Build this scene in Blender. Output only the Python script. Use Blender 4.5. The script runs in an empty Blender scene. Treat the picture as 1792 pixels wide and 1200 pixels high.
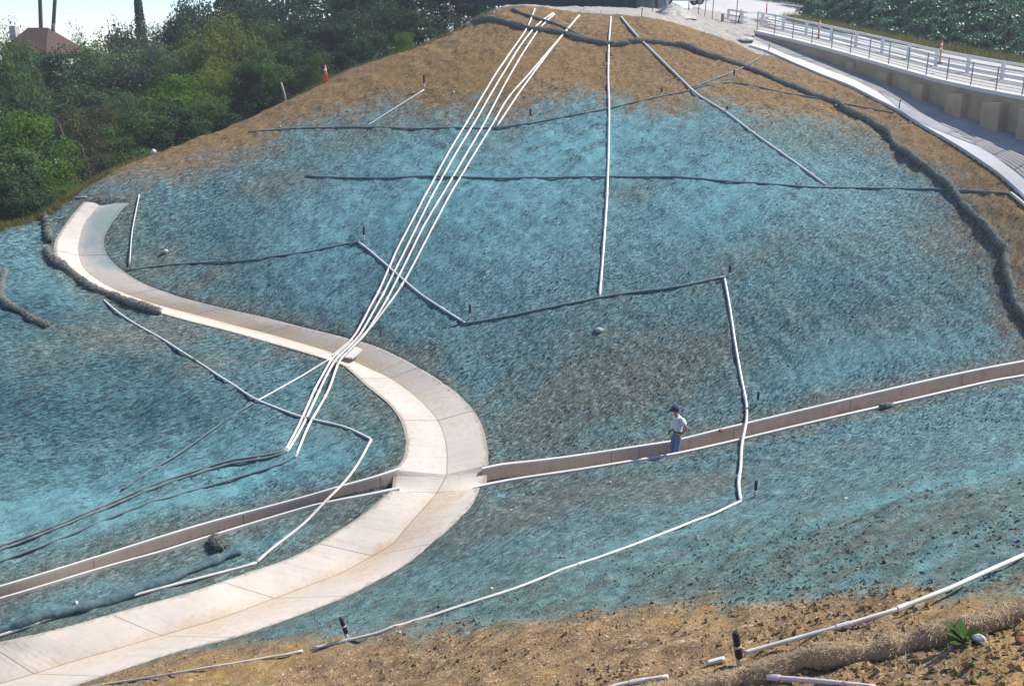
import bpy, math, random
import numpy as np
from mathutils import Vector, Matrix
R = math.radians
random.seed(7); rng = np.random.default_rng(11)
SC = bpy.context.scene

# ------------------------------------------------------------------ camera, sky, sun, exposure
F = 1750.0; PITCH = R(17.0); CT, ST = math.cos(PITCH), math.sin(PITCH)
cam = bpy.data.objects.new('camera', bpy.data.cameras.new('camera')); SC.collection.objects.link(cam)
cam.data.sensor_fit = 'HORIZONTAL'; cam.data.sensor_width = 36.0; cam.data.lens = F/1792*36
cam.data.clip_start = 0.1; cam.data.clip_end = 5000
cam.rotation_euler = (R(90)-PITCH, 0, 0)
SC.camera = cam
SUN_AZ, SUN_EL = R(66), R(47)               # azimuth to the right of the view direction
w = bpy.data.worlds.new('World'); SC.world = w; w.use_nodes = True
sky = w.node_tree.nodes.new('ShaderNodeTexSky'); sky.sky_type = 'NISHITA'; sky.sun_disc = False
sky.sun_elevation = SUN_EL; sky.sun_rotation = SUN_AZ; sky.air_density = 1.0; sky.dust_density = 0.2; sky.ozone_density = 2.5
bg = w.node_tree.nodes['Background']; bg.inputs['Strength'].default_value = 0.11
sky.altitude = 3000
wm = w.node_tree.nodes.new('ShaderNodeMix'); wm.data_type = 'RGBA'; wm.blend_type = 'MULTIPLY'; wm.inputs[0].default_value = 1.0
wm.inputs[7].default_value = (.98, .99, 1.07, 1)          # camera white balance
w.node_tree.links.new(sky.outputs[0], wm.inputs[6]); w.node_tree.links.new(wm.outputs[2], bg.inputs[0])
sl = bpy.data.lights.new('sun', 'SUN'); sl.energy = 4.6; sl.angle = R(0.53); sl.color = (1.0, 0.94, 0.85)
sun = bpy.data.objects.new('sun', sl); SC.collection.objects.link(sun)
SUND = Vector((math.sin(SUN_AZ)*math.cos(SUN_EL), math.cos(SUN_AZ)*math.cos(SUN_EL), math.sin(SUN_EL)))
sun.rotation_euler = SUND.to_track_quat('Z', 'Y').to_euler(); sun.location = SUND*200
SC.view_settings.view_transform = 'Standard'; SC.view_settings.look = 'None'
SC.view_settings.gamma = 1.0; SC.view_settings.exposure = 0.72

# ------------------------------------------------------------------ helpers
def P(px, py, Y):
    u, v = (px-896)/F, (py-600)/F
    s = Y/(CT - v*ST)
    return np.array((u*s, Y, (-ST - v*CT)*s))
def link(o, parent=None):
    SC.collection.objects.link(o)
    if parent is not None: o.parent = parent
    return o
def tag(o, label=None, cat=None, group=None, kind=None):
    if label: o['label'] = label
    if cat: o['category'] = cat
    if group: o['group'] = group
    if kind: o['kind'] = kind
    return o
def thing(name, loc, label, cat, group=None, rz=0):
    o = bpy.data.objects.new(name, None); o.empty_display_size = .2
    o.location = tuple(map(float, loc)); o.rotation_euler = (0, 0, rz)
    return tag(link(o), label, cat, group)
def mesh(name, V, Fc, mat=None, parent=None, smooth=False, local=True):
    """one mesh object; with parent and local=False the vertices are world coordinates"""
    V = np.asarray(V, float)
    if parent is not None and not local: V = V - np.array(parent.location)
    me = bpy.data.meshes.new(name); me.from_pydata(V.tolist(), [], [tuple(map(int, f)) for f in Fc])
    if smooth: me.polygons.foreach_set('use_smooth', [len(f) <= 4 for f in Fc])
    me.update()
    o = bpy.data.objects.new(name, me)
    if mat: me.materials.append(mat)
    return link(o, parent)
class MB:
    def __init__(s): s.V = []; s.F = []
    def add(s, V, Fc):
        n = len(s.V); s.V += [tuple(map(float, v)) for v in V]; s.F += [tuple(i+n for i in f) for f in Fc]; return s
    def box(s, c, size, M=None):
        x, y, z = (d/2 for d in size)
        pts = [Vector((i*x, j*y, k*z)) for i in (-1, 1) for j in (-1, 1) for k in (-1, 1)]
        if M is not None: pts = [M @ p for p in pts]
        pts = [p+Vector(c) for p in pts]
        return s.add(pts, [(0,1,3,2),(4,6,7,5),(0,4,5,1),(2,3,7,6),(0,2,6,4),(1,5,7,3)])
    def tube(s, path, rad, n=8, cap=True):
        path = [Vector(tuple(map(float, p))) for p in path]; m = len(path)
        rads = rad if hasattr(rad, '__len__') else [rad]*m
        V = []; up = Vector((0, 0, 1)); prev = None
        for i, p in enumerate(path):
            t = (path[min(i+1, m-1)]-path[max(i-1, 0)])
            t = t.normalized() if t.length > 1e-9 else Vector((0, 0, 1))
            a = prev - t*prev.dot(t) if prev is not None else None
            if a is None or a.length < 1e-4:
                a = t.cross(up) if abs(t.z) < .95 else t.cross(Vector((1, 0, 0)))
            a.normalize(); prev = a; b = t.cross(a)
            for k in range(n):
                q = 2*math.pi*k/n; V.append(p + (a*math.cos(q)+b*math.sin(q))*rads[i])
        Fc = [(i*n+k, i*n+(k+1) % n, (i+1)*n+(k+1) % n, (i+1)*n+k) for i in range(m-1) for k in range(n)]
        if cap: Fc += [tuple(range(n-1, -1, -1)), tuple(range((m-1)*n, m*n))]
        return s.add(V, Fc)
    def sphere(s, c, r, nu=10, nv=7):
        r = r if hasattr(r, '__len__') else (r, r, r); V = []; Fc = []
        for j in range(nv+1):
            th = math.pi*j/nv
            for i in range(nu):
                ph = 2*math.pi*i/nu
                V.append((c[0]+r[0]*math.sin(th)*math.cos(ph), c[1]+r[1]*math.sin(th)*math.sin(ph), c[2]+r[2]*math.cos(th)))
        for j in range(nv):
            for i in range(nu): Fc.append((j*nu+i, (j+1)*nu+i, (j+1)*nu+(i+1) % nu, j*nu+(i+1) % nu))
        return s.add(V, Fc)
    def build(s, name, mat, parent=None, smooth=False, local=True):
        return mesh(name, s.V, s.F, mat, parent, smooth, local)

# ------------------------------------------------------------------ materials
def newmat(name):
    m = bpy.data.materials.new(name); m.use_nodes = True
    return m, m.node_tree.nodes, m.node_tree.links, m.node_tree.nodes['Principled BSDF']
def noise(N, L, scale, detail=4, rough=.55, coord=None, dist=0):
    t = N.new('ShaderNodeTexNoise'); t.inputs['Scale'].default_value = scale
    t.inputs['Detail'].default_value = detail; t.inputs['Roughness'].default_value = rough; t.inputs['Distortion'].default_value = dist
    if coord is not None: L.new(coord, t.inputs['Vector'])
    return t.outputs['Fac']
def ramp(N, L, fac, stops, interp='LINEAR'):
    r = N.new('ShaderNodeValToRGB'); r.color_ramp.interpolation = interp
    e = r.color_ramp.elements
    while len(e) < len(stops): e.new(.5)
    for el, (p, c) in zip(e, stops):
        el.position = p; el.color = (*c, 1) if hasattr(c, '__len__') else (c, c, c, 1)
    L.new(fac, r.inputs[0]); return r.outputs[0]
def mix(N, L, fac, a, b, blend='MIX'):
    m = N.new('ShaderNodeMix'); m.data_type = 'RGBA'; m.blend_type = blend
    for sock, v in ((m.inputs[0], fac), (m.inputs[6], a), (m.inputs[7], b)):
        if isinstance(v, (int, float)): sock.default_value = v
        elif isinstance(v, tuple): sock.default_value = (*v, 1)
        else: L.new(v, sock)
    return m.outputs[2]
def mathn(N, L, op, a, b=0.0, c=None, clamp=False):
    m = N.new('ShaderNodeMath'); m.operation = op; m.use_clamp = clamp
    for i, v in enumerate((a, b, c)):
        if v is None: continue
        if isinstance(v, (int, float)): m.inputs[i].default_value = v
        else: L.new(v, m.inputs[i])
    return m.outputs[0]
def smooth(N, L, v, lo, hi):
    m = N.new('ShaderNodeMapRange'); m.interpolation_type = 'SMOOTHSTEP'
    L.new(v, m.inputs[0]); m.inputs[1].default_value = lo; m.inputs[2].default_value = hi
    return m.outputs[0]
def attr(N, name):
    a = N.new('ShaderNodeAttribute'); a.attribute_name = name; return a.outputs['Fac']
def wpos(N):
    return N.new('ShaderNodeNewGeometry').outputs['Position']
def bump(N, L, bsdf, h, strength, dist, prev=None):
    b = N.new('ShaderNodeBump'); b.inputs['Strength'].default_value = strength; b.inputs['Distance'].default_value = dist
    L.new(h, b.inputs['Height'])
    if prev is not None: L.new(prev, b.inputs['Normal'])
    L.new(b.outputs[0], bsdf.inputs['Normal']); return b.outputs[0]
def simple(name, c1, c2, scale=8, rough=.7, bmp=.0, metal=0, spec=.3, obj=True, detail=5):
    m, N, L, B = newmat(name)
    co = N.new('ShaderNodeTexCoord').outputs['Object'] if obj else wpos(N)
    f = noise(N, L, scale, detail, .6, co)
    L.new(ramp(N, L, f, [(.3, c1), (.7, c2)]), B.inputs['Base Color'])
    B.inputs['Roughness'].default_value = rough; B.inputs['Metallic'].default_value = metal
    B.inputs['Specular IOR Level'].default_value = spec
    if bmp: bump(N, L, B, noise(N, L, scale*4, 4, .6, co), .6, bmp)
    return m

def ground_mat():
    m, N, L, B = newmat('hillside_soil')
    p = wpos(N)
    nL = noise(N, L, .35, 4, .6, p); nM = noise(N, L, 2.2, 5, .65, p, .4); nF = noise(N, L, 9, 5, .7, p); nS = noise(N, L, 26, 3, .7, p)
    # spray streaks and fibres; clump shadow streaks painted in, combed along the shadow direction
    mp = N.new('ShaderNodeMapping'); mp.inputs['Rotation'].default_value = (0, 0, R(-40)); L.new(p, mp.inputs[0])
    def combed(sx, sy, sz):
        m2 = N.new('ShaderNodeMapping'); m2.inputs['Scale'].default_value = (sx, sy, sz); L.new(mp.outputs[0], m2.inputs[0]); return m2.outputs[0]
    nStr = noise(N, L, 1.0, 6, .68, combed(.55, 1.7, 1.0), .3)
    nFib = noise(N, L, 1.0, 5, .72, combed(4.2, 13, 8), .6)
    nFine = noise(N, L, 1.0, 3, .7, combed(14, 34, 24), .3)
    brown = mix(N, L, smooth(N, L, nM, .3, .72), (.135, .089, .043), (.235, .156, .076))
    brown = mix(N, L, smooth(N, L, nFib, .51, .63), brown, (.32, .225, .12))
    brown = mix(N, L, smooth(N, L, nFib, .47, .37), brown, (.055, .035, .022))
    red = mix(N, L, .4, brown, (.235, .148, .054))
    brown = mix(N, L, smooth(N, L, nL, .45, .65), brown, red)
    sand = mix(N, L, smooth(N, L, nM, .3, .7), (.225, .148, .074), (.355, .250, .132))
    sand = mix(N, L, smooth(N, L, nF, .53, .66), sand, (.56, .44, .30))
    sand = mix(N, L, smooth(N, L, nS, .52, .62), sand, (.11, .068, .038))
    ochre = mix(N, L, .5, sand, (.42, .27, .09))
    sand = mix(N, L, smooth(N, L, nL, .5, .68), sand, ochre)
    soil = mix(N, L, attr(N, 'sand'), brown, sand)
    thin = attr(N, 'thin'); cov = attr(N, 'hydro'); fresh = attr(N, 'fresh')
    blue = mix(N, L, smooth(N, L, nM, .28, .72), (0.041, 0.099, 0.118), (0.081, 0.190, 0.220))
    blue = mix(N, L, mathn(N, L, 'MULTIPLY', smooth(N, L, nStr, .44, .66), .7), blue, (0.117, 0.258, 0.293))
    blue = mix(N, L, smooth(N, L, nFib, .50, .62), blue, (0.186, 0.349, 0.380))
    blue = mix(N, L, mathn(N, L, 'MULTIPLY', smooth(N, L, nFine, .56, .66), .85), blue, (0.340, 0.490, 0.509))
    blue = mix(N, L, smooth(N, L, nFib, .475, .38), blue, (0.017, 0.037, 0.044))  # dark flecks: shadows between mulch clumps, painted into the blue
    blue = mix(N, L, mathn(N, L, 'MULTIPLY', smooth(N, L, nFine, .46, .36), .85), blue, (0.024, 0.035, 0.036))
    blue = mix(N, L, mathn(N, L, 'MULTIPLY', attr(N, 'painted_shade'), .88), blue, mix(N, L, smooth(N, L, nFib, .44, .58), (.012, .036, .048), (.055, .145, .175)))  # darkens the blue where slope shade is painted in
    gblue = mix(N, L, smooth(N, L, nM, .3, .7), (.050, .075, .072), (.095, .130, .125))
    gblue = mix(N, L, smooth(N, L, nFib, .51, .63), gblue, (.22, .29, .275))
    gblue = mix(N, L, smooth(N, L, nFib, .475, .38), gblue, (.028, .032, .028))
    gblue = mix(N, L, mathn(N, L, 'MULTIPLY', smooth(N, L, nFine, .56, .66), .8), gblue, (.33, .38, .36))
    tn = mathn(N, L, 'ADD', thin, mathn(N, L, 'MULTIPLY', mathn(N, L, 'SUBTRACT', nStr, .5), 1.6))
    tn = mathn(N, L, 'ADD', tn, mathn(N, L, 'MULTIPLY', mathn(N, L, 'SUBTRACT', nL, .5), .9))
    blue = mix(N, L, smooth(N, L, tn, .0, .75), blue, gblue)
    blue = mix(N, L, mathn(N, L, 'MULTIPLY', fresh, smooth(N, L, nStr, .3, .65)), blue, (.155, .39, .44))
    near = attr(N, 'sand')
    tealc = mix(N, L, smooth(N, L, nStr, .40, .62), (.125, .145, .110), (.120, .245, .245))
    tealc = mix(N, L, smooth(N, L, nF, .53, .66), tealc, (.30, .36, .32))
    tealc = mix(N, L, smooth(N, L, nS, .53, .64), tealc, (.036, .042, .034))
    tealc = mix(N, L, smooth(N, L, noise(N, L, 7, 6, .75, p, .5), .47, .36), tealc, (.055, .048, .034))
    blue = mix(N, L, mathn(N, L, 'MULTIPLY', near, .72), blue, tealc)
    # soil shows through in crumbs
    blue = mix(N, L, mathn(N, L, 'MULTIPLY', smooth(N, L, mathn(N, L, 'ADD', nF, mathn(N, L, 'MULTIPLY', thin, .10)), .60, .72), .6), blue, (.17, .14, .10))
    cn = mathn(N, L, 'ADD', cov, mathn(N, L, 'MULTIPLY', mathn(N, L, 'SUBTRACT', nM, .5), .75))
    cn = mathn(N, L, 'ADD', cn, mathn(N, L, 'MULTIPLY', mathn(N, L, 'SUBTRACT', nStr, .5), 1.1))
    cn = mathn(N, L, 'ADD', cn, mathn(N, L, 'MULTIPLY', mathn(N, L, 'SUBTRACT', nF, .5), .6))
    col = mix(N, L, smooth(N, L, cn, .15, .85), soil, blue)
    grav = mix(N, L, smooth(N, L, nF, .35, .7), (.30, .28, .25), (.50, .47, .43))
    grav = mix(N, L, smooth(N, L, nS, .55, .7), grav, (.18, .17, .15))
    gn = mathn(N, L, 'ADD', attr(N, 'gravel'), mathn(N, L, 'MULTIPLY', mathn(N, L, 'SUBTRACT', nM, .5), .5))
    col = mix(N, L, smooth(N, L, gn, .35, .65), col, grav)
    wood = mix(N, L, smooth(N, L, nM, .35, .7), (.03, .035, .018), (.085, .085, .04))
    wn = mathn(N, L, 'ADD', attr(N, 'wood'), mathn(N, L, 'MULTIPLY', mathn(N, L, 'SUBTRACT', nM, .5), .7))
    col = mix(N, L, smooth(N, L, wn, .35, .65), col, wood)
    L.new(col, B.inputs['Base Color']); B.inputs['Roughness'].default_value = .92; B.inputs['Specular IOR Level'].default_value = .15
    hgt = N.new('ShaderNodeMix'); L.new(attr(N, 'sand'), hgt.inputs[0]); L.new(nFib, hgt.inputs[2]); L.new(nF, hgt.inputs[3])
    b1 = bump(N, L, B, hgt.outputs[0], .8, .065)
    bump(N, L, B, nS, .8, .035, b1)
    return m

def concrete_mat(name, c1, c2, joint=None, stain=(.50, .39, .27)):
    m, N, L, B = newmat(name); p = wpos(N)
    n1 = noise(N, L, .8, 5, .6, p); n2 = noise(N, L, 6, 5, .65, p); n3 = noise(N, L, 60, 3, .6, p)
    col = mix(N, L, smooth(N, L, n1, .3, .7), c1, c2)
    col = mix(N, L, mathn(N, L, 'MULTIPLY', smooth(N, L, n2, .5, .8), .35), col, tuple(v*.72 for v in c1))
    if joint:
        al, ac = attr(N, 'along'), attr(N, 'across')
        st = mathn(N, L, 'ADD', mathn(N, L, 'MULTIPLY', attr(N, 'silt'), 1.0), mathn(N, L, 'MULTIPLY', mathn(N, L, 'SUBTRACT', n1, .5), 1.3))
        st = mathn(N, L, 'ADD', st, mathn(N, L, 'MULTIPLY', mathn(N, L, 'SUBTRACT', n2, .5), .8))
        col = mix(N, L, mathn(N, L, 'MULTIPLY', smooth(N, L, st, .2, .8), .9), col, stain)
        # panel streaks along the across direction
        cx = N.new('ShaderNodeCombineXYZ'); L.new(mathn(N, L, 'MULTIPLY', al, 5.0), cx.inputs[0]); L.new(mathn(N, L, 'MULTIPLY', ac, .6), cx.inputs[1])
        ns = noise(N, L, 1.0, 4, .6, cx.outputs[0])
        col = mix(N, L, mathn(N, L, 'MULTIPLY', smooth(N, L, ns, .5, .75), .28), col, tuple(v*.6 for v in stain))
        ed = mathn(N, L, 'ADD', mathn(N, L, 'ABSOLUTE', ac), mathn(N, L, 'MULTIPLY', mathn(N, L, 'SUBTRACT', n2, .5), .55))
        col = mix(N, L, mathn(N, L, 'MULTIPLY', smooth(N, L, ed, .93, 1.10), .62), col, (.22, .20, .155))
        sp = mathn(N, L, 'ADD', attr(N, 'spray'), mathn(N, L, 'MULTIPLY', mathn(N, L, 'SUBTRACT', n1, .5), 1.6))
        col = mix(N, L, mathn(N, L, 'MULTIPLY', smooth(N, L, sp, .4, .9), .75), col, (.20, .30, .30))
        fr = mathn(N, L, 'PINGPONG', al, joint/2)
        jn = smooth(N, L, fr, .022, .007)
        ck = smooth(N, L, mathn(N, L, 'ABSOLUTE', ac), .018, .006)
        col = mix(N, L, mathn(N, L, 'MAXIMUM', mathn(N, L, 'MULTIPLY', jn, .75), mathn(N, L, 'MULTIPLY', ck, .6)), col, (.10, .085, .065))
    L.new(col, B.inputs['Base Color']); B.inputs['Roughness'].default_value = .85; B.inputs['Specular IOR Level'].default_value = .2
    bump(N, L, B, n3, .35, .01)
    return m

def leaf_mat(name, c1, c2, c3, rough=.75, trans=.25, scale=.9, spec=.08):
    m, N, L, B = newmat(name); p = wpos(N)
    n1 = noise(N, L, scale, 3, .6, p); n2 = noise(N, L, 9, 2, .5, p)
    col = mix(N, L, smooth(N, L, n1, .3, .7), c1, c2)
    col = mix(N, L, mathn(N, L, 'MULTIPLY', smooth(N, L, n2, .5, .75), .7), col, c3)
    L.new(col, B.inputs['Base Color']); B.inputs['Roughness'].default_value = rough; B.inputs['Specular IOR Level'].default_value = spec
    t = N.new('ShaderNodeBsdfTranslucent'); L.new(mix(N, L, .5, col, c3), t.inputs[0])
    ms = N.new('ShaderNodeMixShader'); ms.inputs[0].default_value = trans
    L.new(B.outputs[0], ms.inputs[1]); L.new(t.outputs[0], ms.inputs[2])
    L.new(ms.outputs[0], N['Material Output'].inputs[0])
    return m

M = {}
M['ground'] = ground_mat()
M['ditch'] = concrete_mat('pale_concrete', (.53, .475, .415), (.62, .565, .50), joint=3.2)
M['lip'] = concrete_mat('ditch_lip_concrete', (.58, .56, .52), (.66, .64, .60))
M['inner'] = concrete_mat('ditch_wall_concrete', (.52, .43, .335), (.62, .52, .41), joint=4.4, stain=(.33, .25, .19))
M['wall'] = concrete_mat('retaining_wall_concrete', (.36, .275, .175), (.48, .375, .255))
M['cope'] = concrete_mat('coping_concrete', (.62, .60, .56), (.72, .70, .66))
M['kerb'] = concrete_mat('kerb_concrete', (.54, .53, .52), (.64, .63, .62))
M['apron'] = concrete_mat('apron_concrete', (.345, .325, .30), (.44, .42, .39))
M['road'] = simple('road_surface', (.40, .385, .375), (.50, .485, .47), .6, .85, .006, obj=False)
M['shoulder'] = simple('gravel_shoulder', (.30, .29, .26), (.52, .50, .46), 14, .9, .02, obj=False)
M['pvc'] = simple('white_pvc', (.52, .51, .45), (.78, .77, .73), 2.4, .38, 0, obj=False, spec=.5)
M['pvcd'] = simple('dusty_pvc', (.46, .50, .49), (.66, .68, .65), 2.2, .6, .004, obj=False)
M['pvcb'] = simple('sprayed_pvc', (.075, .115, .125), (.19, .25, .255), 2.6, .75, .006, obj=False)
M['pvcp'] = simple('pinkish_pvc', (.66, .54, .55), (.74, .64, .64), 3, .45, 0, obj=False)
M['straw'] = simple('straw_wattle', (.27, .175, .095), (.48, .34, .20), 30, .95, .03, obj=False)
M['strawb'] = simple('sprayed_wattle', (.060, .078, .074), (.18, .21, .195), 14, .95, .04, obj=False)
M['wattleblue'] = simple('blue_sprayed_wattle', (.055, .10, .115), (.12, .20, .225), 9, .95, .04, obj=False)
M['strawfib'] = simple('straw_fibres', (.40, .29, .17), (.66, .53, .36), 20, .9, 0, obj=False)
M['black'] = simple('black_plastic', (.012, .012, .014), (.03, .03, .033), 12, .45, 0)
M['grey'] = simple('grey_plastic', (.40, .38, .38), (.55, .54, .54), 9, .5, 0)
M['rust'] = simple('rusty_rod', (.16, .06, .03), (.26, .11, .05), 20, .8, 0)
M['steel'] = simple('galvanised_steel', (.24, .27, .28), (.34, .37, .38), 8, .5, 0, metal=.3)
M['cable'] = simple('railing_bar', (.48, .52, .53), (.60, .64, .65), 8, .5, 0, metal=.2)
M['white'] = simple('white_paint', (.66, .68, .66), (.76, .78, .76), 5, .6, 0)
M['orange'] = simple('orange_plastic', (.60, .09, .03), (.75, .14, .04), 6, .55, 0)
M['screen'] = simple('dark_windscreen', (.012, .03, .036), (.026, .055, .065), 1.4, .85, 0, obj=False)
M['dark'] = simple('dark_timber', (.02, .025, .03), (.04, .045, .05), 3, .8, 0)
M['roof'] = simple('roof_tile', (.055, .030, .026), (.10, .052, .043), 5, .85, .03, obj=False)
M['stucco'] = simple('pale_stucco', (.42, .40, .36), (.52, .50, .46), 4, .9, .004)
M['bark'] = simple('bark', (.06, .045, .033), (.13, .10, .075), 6, .95, .03)
M['pale_bark'] = simple('pale_bark', (.25, .22, .18), (.38, .34, .29), 6, .9, .02)
M['stone'] = simple('stone', (.32, .29, .25), (.52, .49, .45), 9, .85, .02)
M['pale_stone'] = simple('pale_stone', (.38, .37, .36), (.62, .60, .58), 7, .8, .01)
M['glass'] = simple('dark_glass', (.01, .012, .014), (.02, .022, .025), 3, .1, 0, spec=.6)
M['tyre'] = simple('tyre_rubber', (.012, .012, .012), (.025, .025, .025), 8, .8, 0)
M['carpaint'] = simple('white_car_paint', (.70, .71, .72), (.76, .77, .78), 3, .25, 0, spec=.5)
M['skin'] = simple('skin', (.36, .17, .11), (.45, .23, .15), 9, .55, 0)
M['shirt'] = simple('white_cotton', (.66, .66, .68), (.76, .76, .77), 14, .9, .004)
M['jeans'] = simple('blue_denim', (.09, .16, .28), (.17, .27, .42), 16, .9, .004)
M['cap'] = simple('navy_cap', (.015, .022, .05), (.03, .04, .08), 10, .85, 0)
M['hair'] = simple('dark_hair', (.02, .015, .012), (.05, .04, .03), 30, .7, 0)
M['shoe'] = simple('brown_shoe', (.06, .04, .03), (.10, .07, .05), 10, .7, 0)
M['belt'] = simple('black_belt', (.012, .011, .01), (.02, .02, .02), 10, .5, 0)
M['eye'] = simple('eye', (.02, .015, .01), (.04, .03, .02), 10, .2, 0)
LM = {
 'mid':   leaf_mat('mid_green_leaf', (0.052, 0.104, 0.034), (0.098, 0.176, 0.055), (0.156, 0.240, 0.078)),
 'dark':  leaf_mat('dark_green_leaf', (0.029, 0.065, 0.034), (0.055, 0.104, 0.049), (0.091, 0.156, 0.072), trans=.2),
 'bright':leaf_mat('bright_green_leaf', (0.058, 0.137, 0.021), (0.111, 0.221, 0.036), (0.182, 0.312, 0.058), trans=.35),
 'yellow':leaf_mat('yellow_green_leaf', (0.098, 0.143, 0.021), (0.169, 0.234, 0.039), (0.273, 0.325, 0.065), trans=.35),
 'grey':  leaf_mat('grey_green_leaf', (0.065, 0.111, 0.072), (0.111, 0.169, 0.104), (0.195, 0.260, 0.169)),
 'olive': leaf_mat('olive_leaf', (0.065, 0.078, 0.034), (0.111, 0.124, 0.052), (0.169, 0.169, 0.078)),
 'ivy':   leaf_mat('ivy_leaf', (.036, .125, .060), (.080, .20, .105), (.17, .31, .17), rough=.48, trans=.2, spec=.35),
 'grass': leaf_mat('dry_grass', (.12, .13, .03), (.20, .19, .06), (.27, .24, .10), trans=.35),
 'weed':  leaf_mat('weed_leaf', (.045, .10, .02), (.075, .15, .03), (.13, .20, .05), trans=.35),
}

# ------------------------------------------------------------------ terrain surface: thin plate spline through surveyed points
WALL = [(1321,54,64.3),(1391,70,61.6),(1462,88,59.2),(1570,119,55.0),(1642,139,52.0),(1721,156,49.6),(1791,169,47.6)]
WALLH = [.28,.48,.75,1.0,1.25,1.55,1.8]
wallP = [P(*t) for t in WALL]
d_ = wallP[-1]-wallP[-2]; d_ /= np.linalg.norm(d_)
for k in (1, 2, 3): wallP.append(wallP[6]+d_*3.5*k); WALLH.append(1.8+.15*k)
wallP = np.array(wallP); WALLH = np.array(WALLH)
_C = [
 # crest and upper slope
 (870,9,61),(960,14,61),(1050,30,59.5),(1130,34,59.5),(1200,48,60),(1260,66,60.5),(940,60,56),(1050,110,54.3),(1050,200,49.1),(1050,330,43.6),(1050,500,38.0),(1050,650,34.3),(1000,800,30.9),
 (760,70,57.5),(800,200,49.8),(800,350,43.4),(800,500,38.7),(750,620,35.6),
 (600,128,56.5),(450,200,53),(300,262,50),(200,300,47.5),(130,335,45),(0,395,42),(600,300,46.5),(400,330,45.5),(450,450,41.2),(330,440,42.2),
 (1300,200,49),(1350,350,42.5),(1350,500,38),(1330,640,34.6),(1550,300,46),(1550,450,39.5),(1600,560,36.5),(1700,480,38.8),(1560,215,50.5),(1700,380,42),
 # kerb
 (1343,92,60.5),(1400,116,58),(1487,150,54.6),(1570,193,51.3),(1637,233,48.5),(1694,266,46.0),(1744,300,44.0),(1791,340,42.3),(1900,440,38.2),
 (1791,560,36.4),
 # right ditch
 (845,830,30.4),(1000,808,30.7),(1190,775,31.3),(1330,745,31.9),(1500,705,32.7),(1650,670,33.4),(1791,645,34.2),(2000,600,35.5),
 # upper ditch
 (190,357,43.5),(135,420,42),(180,490,40.3),(300,535,39.2),(450,578,38.2),(600,610,36.8),(750,700,33.0),(790,770,31.2),(770,845,29.8),
 # left ditch and lower ditch
 (690,840,29.4),(600,862,28.9),(400,925,27.4),(200,980,25.9),(0,1038,24.3),(-200,1090,22.9),
 (650,960,27.3),(500,1040,25.2),(300,1100,23.8),(100,1150,22.8),(-100,1200,22.0),
 # left slope
 (0,500,38.4),(0,600,35),(0,700,31.8),(0,850,28),(150,600,36.3),(200,760,31.4),(300,640,35.1),(400,720,32.5),(400,820,29.8),(550,700,33.4),(620,780,30.9),(-250,420,41),(-250,620,34.6),(-250,850,27.6),(-250,1080,22.6),
 (60,1085,23.4),(300,1020,25.1),(500,945,27.2),
 # near slope
 (850,890,28.2),(1000,870,27.8),(1150,840,28.2),(1290,880,25.2),(1500,780,28.6),(1791,700,31),(900,960,24.4),(1100,930,23.6),(720,1090,19.3),(900,1050,19.4),(1100,1040,18.2),(1290,1050,15.8),(1500,1000,16),(1500,900,20.3),(1791,830,21.8),(1791,990,13.1),
 (560,1085,21.6),(300,1192,18.6),(600,1150,18.3),(600,1250,16.2),(900,1120,16.4),(900,1200,13.6),(1290,1155,12.3),(1300,1200,11.2),(1700,1110,10.7),(1791,1070,10.9),(1550,1130,11.2),(1791,1200,9.1),(1560,1200,10.0),(100,1230,20),(2000,1000,11.5),(2000,800,22),(2000,700,29),
]
_W = [(0,4,-5.6),(9,4,-4.6),(-8,5,-8.8),(-16,9,-12.2),(-27,13,-15.2),(22,6,-4.6),(0,-6,-2.0),(-34,0,-10),(34,2,-3.2),(20,-6,-2),(-20,-6,-6),
      (-22,66,-6.5),(-12,74,-4.5),(-36,58,-9.5),(-44,44,-10.5),(-40,84,-12),(-20,90,-9),(-3,74,.9),(4,80,1.6),(0,90,2.0),(-10,85,-2),(14,90,2.4),(-44,26,-13),(-44,10,-13)]
ctl = [P(*t) for t in _C] + [np.array(t, float) for t in _W]
nrm = np.array((-.88, -.47, 0))
for q, h in zip(wallP, WALLH): ctl.append(q - np.array((0, 0, h)) + nrm*.2)
for (a, b, c, e) in ((1400,48,76,.25),(1440,62,68,.4),(1480,78,63.5,.8),(1500,62,71.5,.9),(1597,82,66,1.3),(1690,100,61,1.3),(1792,118,56.8,1.3)): ctl.append(P(a, b, c)-np.array((0, 0, e)))
for q, h in zip(wallP[1:], WALLH[1:]): ctl.append(q - np.array((0, 0, h)) - nrm*6 - np.array((0, 0, .4)))
for t in ((1150,24,66),(1250,45,66),(1180,14,76)): ctl.append(P(*t))
ctl.append(np.array((24, 90, 1.0))); ctl.append(np.array((44, 60, -6))); ctl.append(np.array((44, 40, -9)))
ctl = np.array(ctl)
def _phi(r2): return .5*r2*np.log(r2+1e-9)
CREST = [(-250,432,40.5),(0,395,42),(62,368,43.2),(130,333,45),(200,300,47.5),(300,262,50),(450,198,53),(600,128,56.5),(680,97,57),(760,68,57.8),(870,9,61)]
for t in CREST:
    q = P(*t); ctl = np.vstack([ctl, q+np.array((q[0], q[1], 0))/np.hypot(q[0], q[1])*3.2+np.array((0, 0, q[2]/np.hypot(q[0], q[1])*3.2-1.3))[None]])
K = len(ctl); d2 = ((ctl[:, None, :2]-ctl[None, :, :2])**2).sum(-1)
A_ = np.zeros((K+3, K+3)); A_[:K, :K] = _phi(d2)+np.eye(K)*2.0; A_[:K, K] = 1; A_[:K, K+1:] = ctl[:, :2]; A_[K:, :K] = A_[:K, K:].T
Wt = np.linalg.solve(A_, np.concatenate([ctl[:, 2], np.zeros(3)]))
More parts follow.
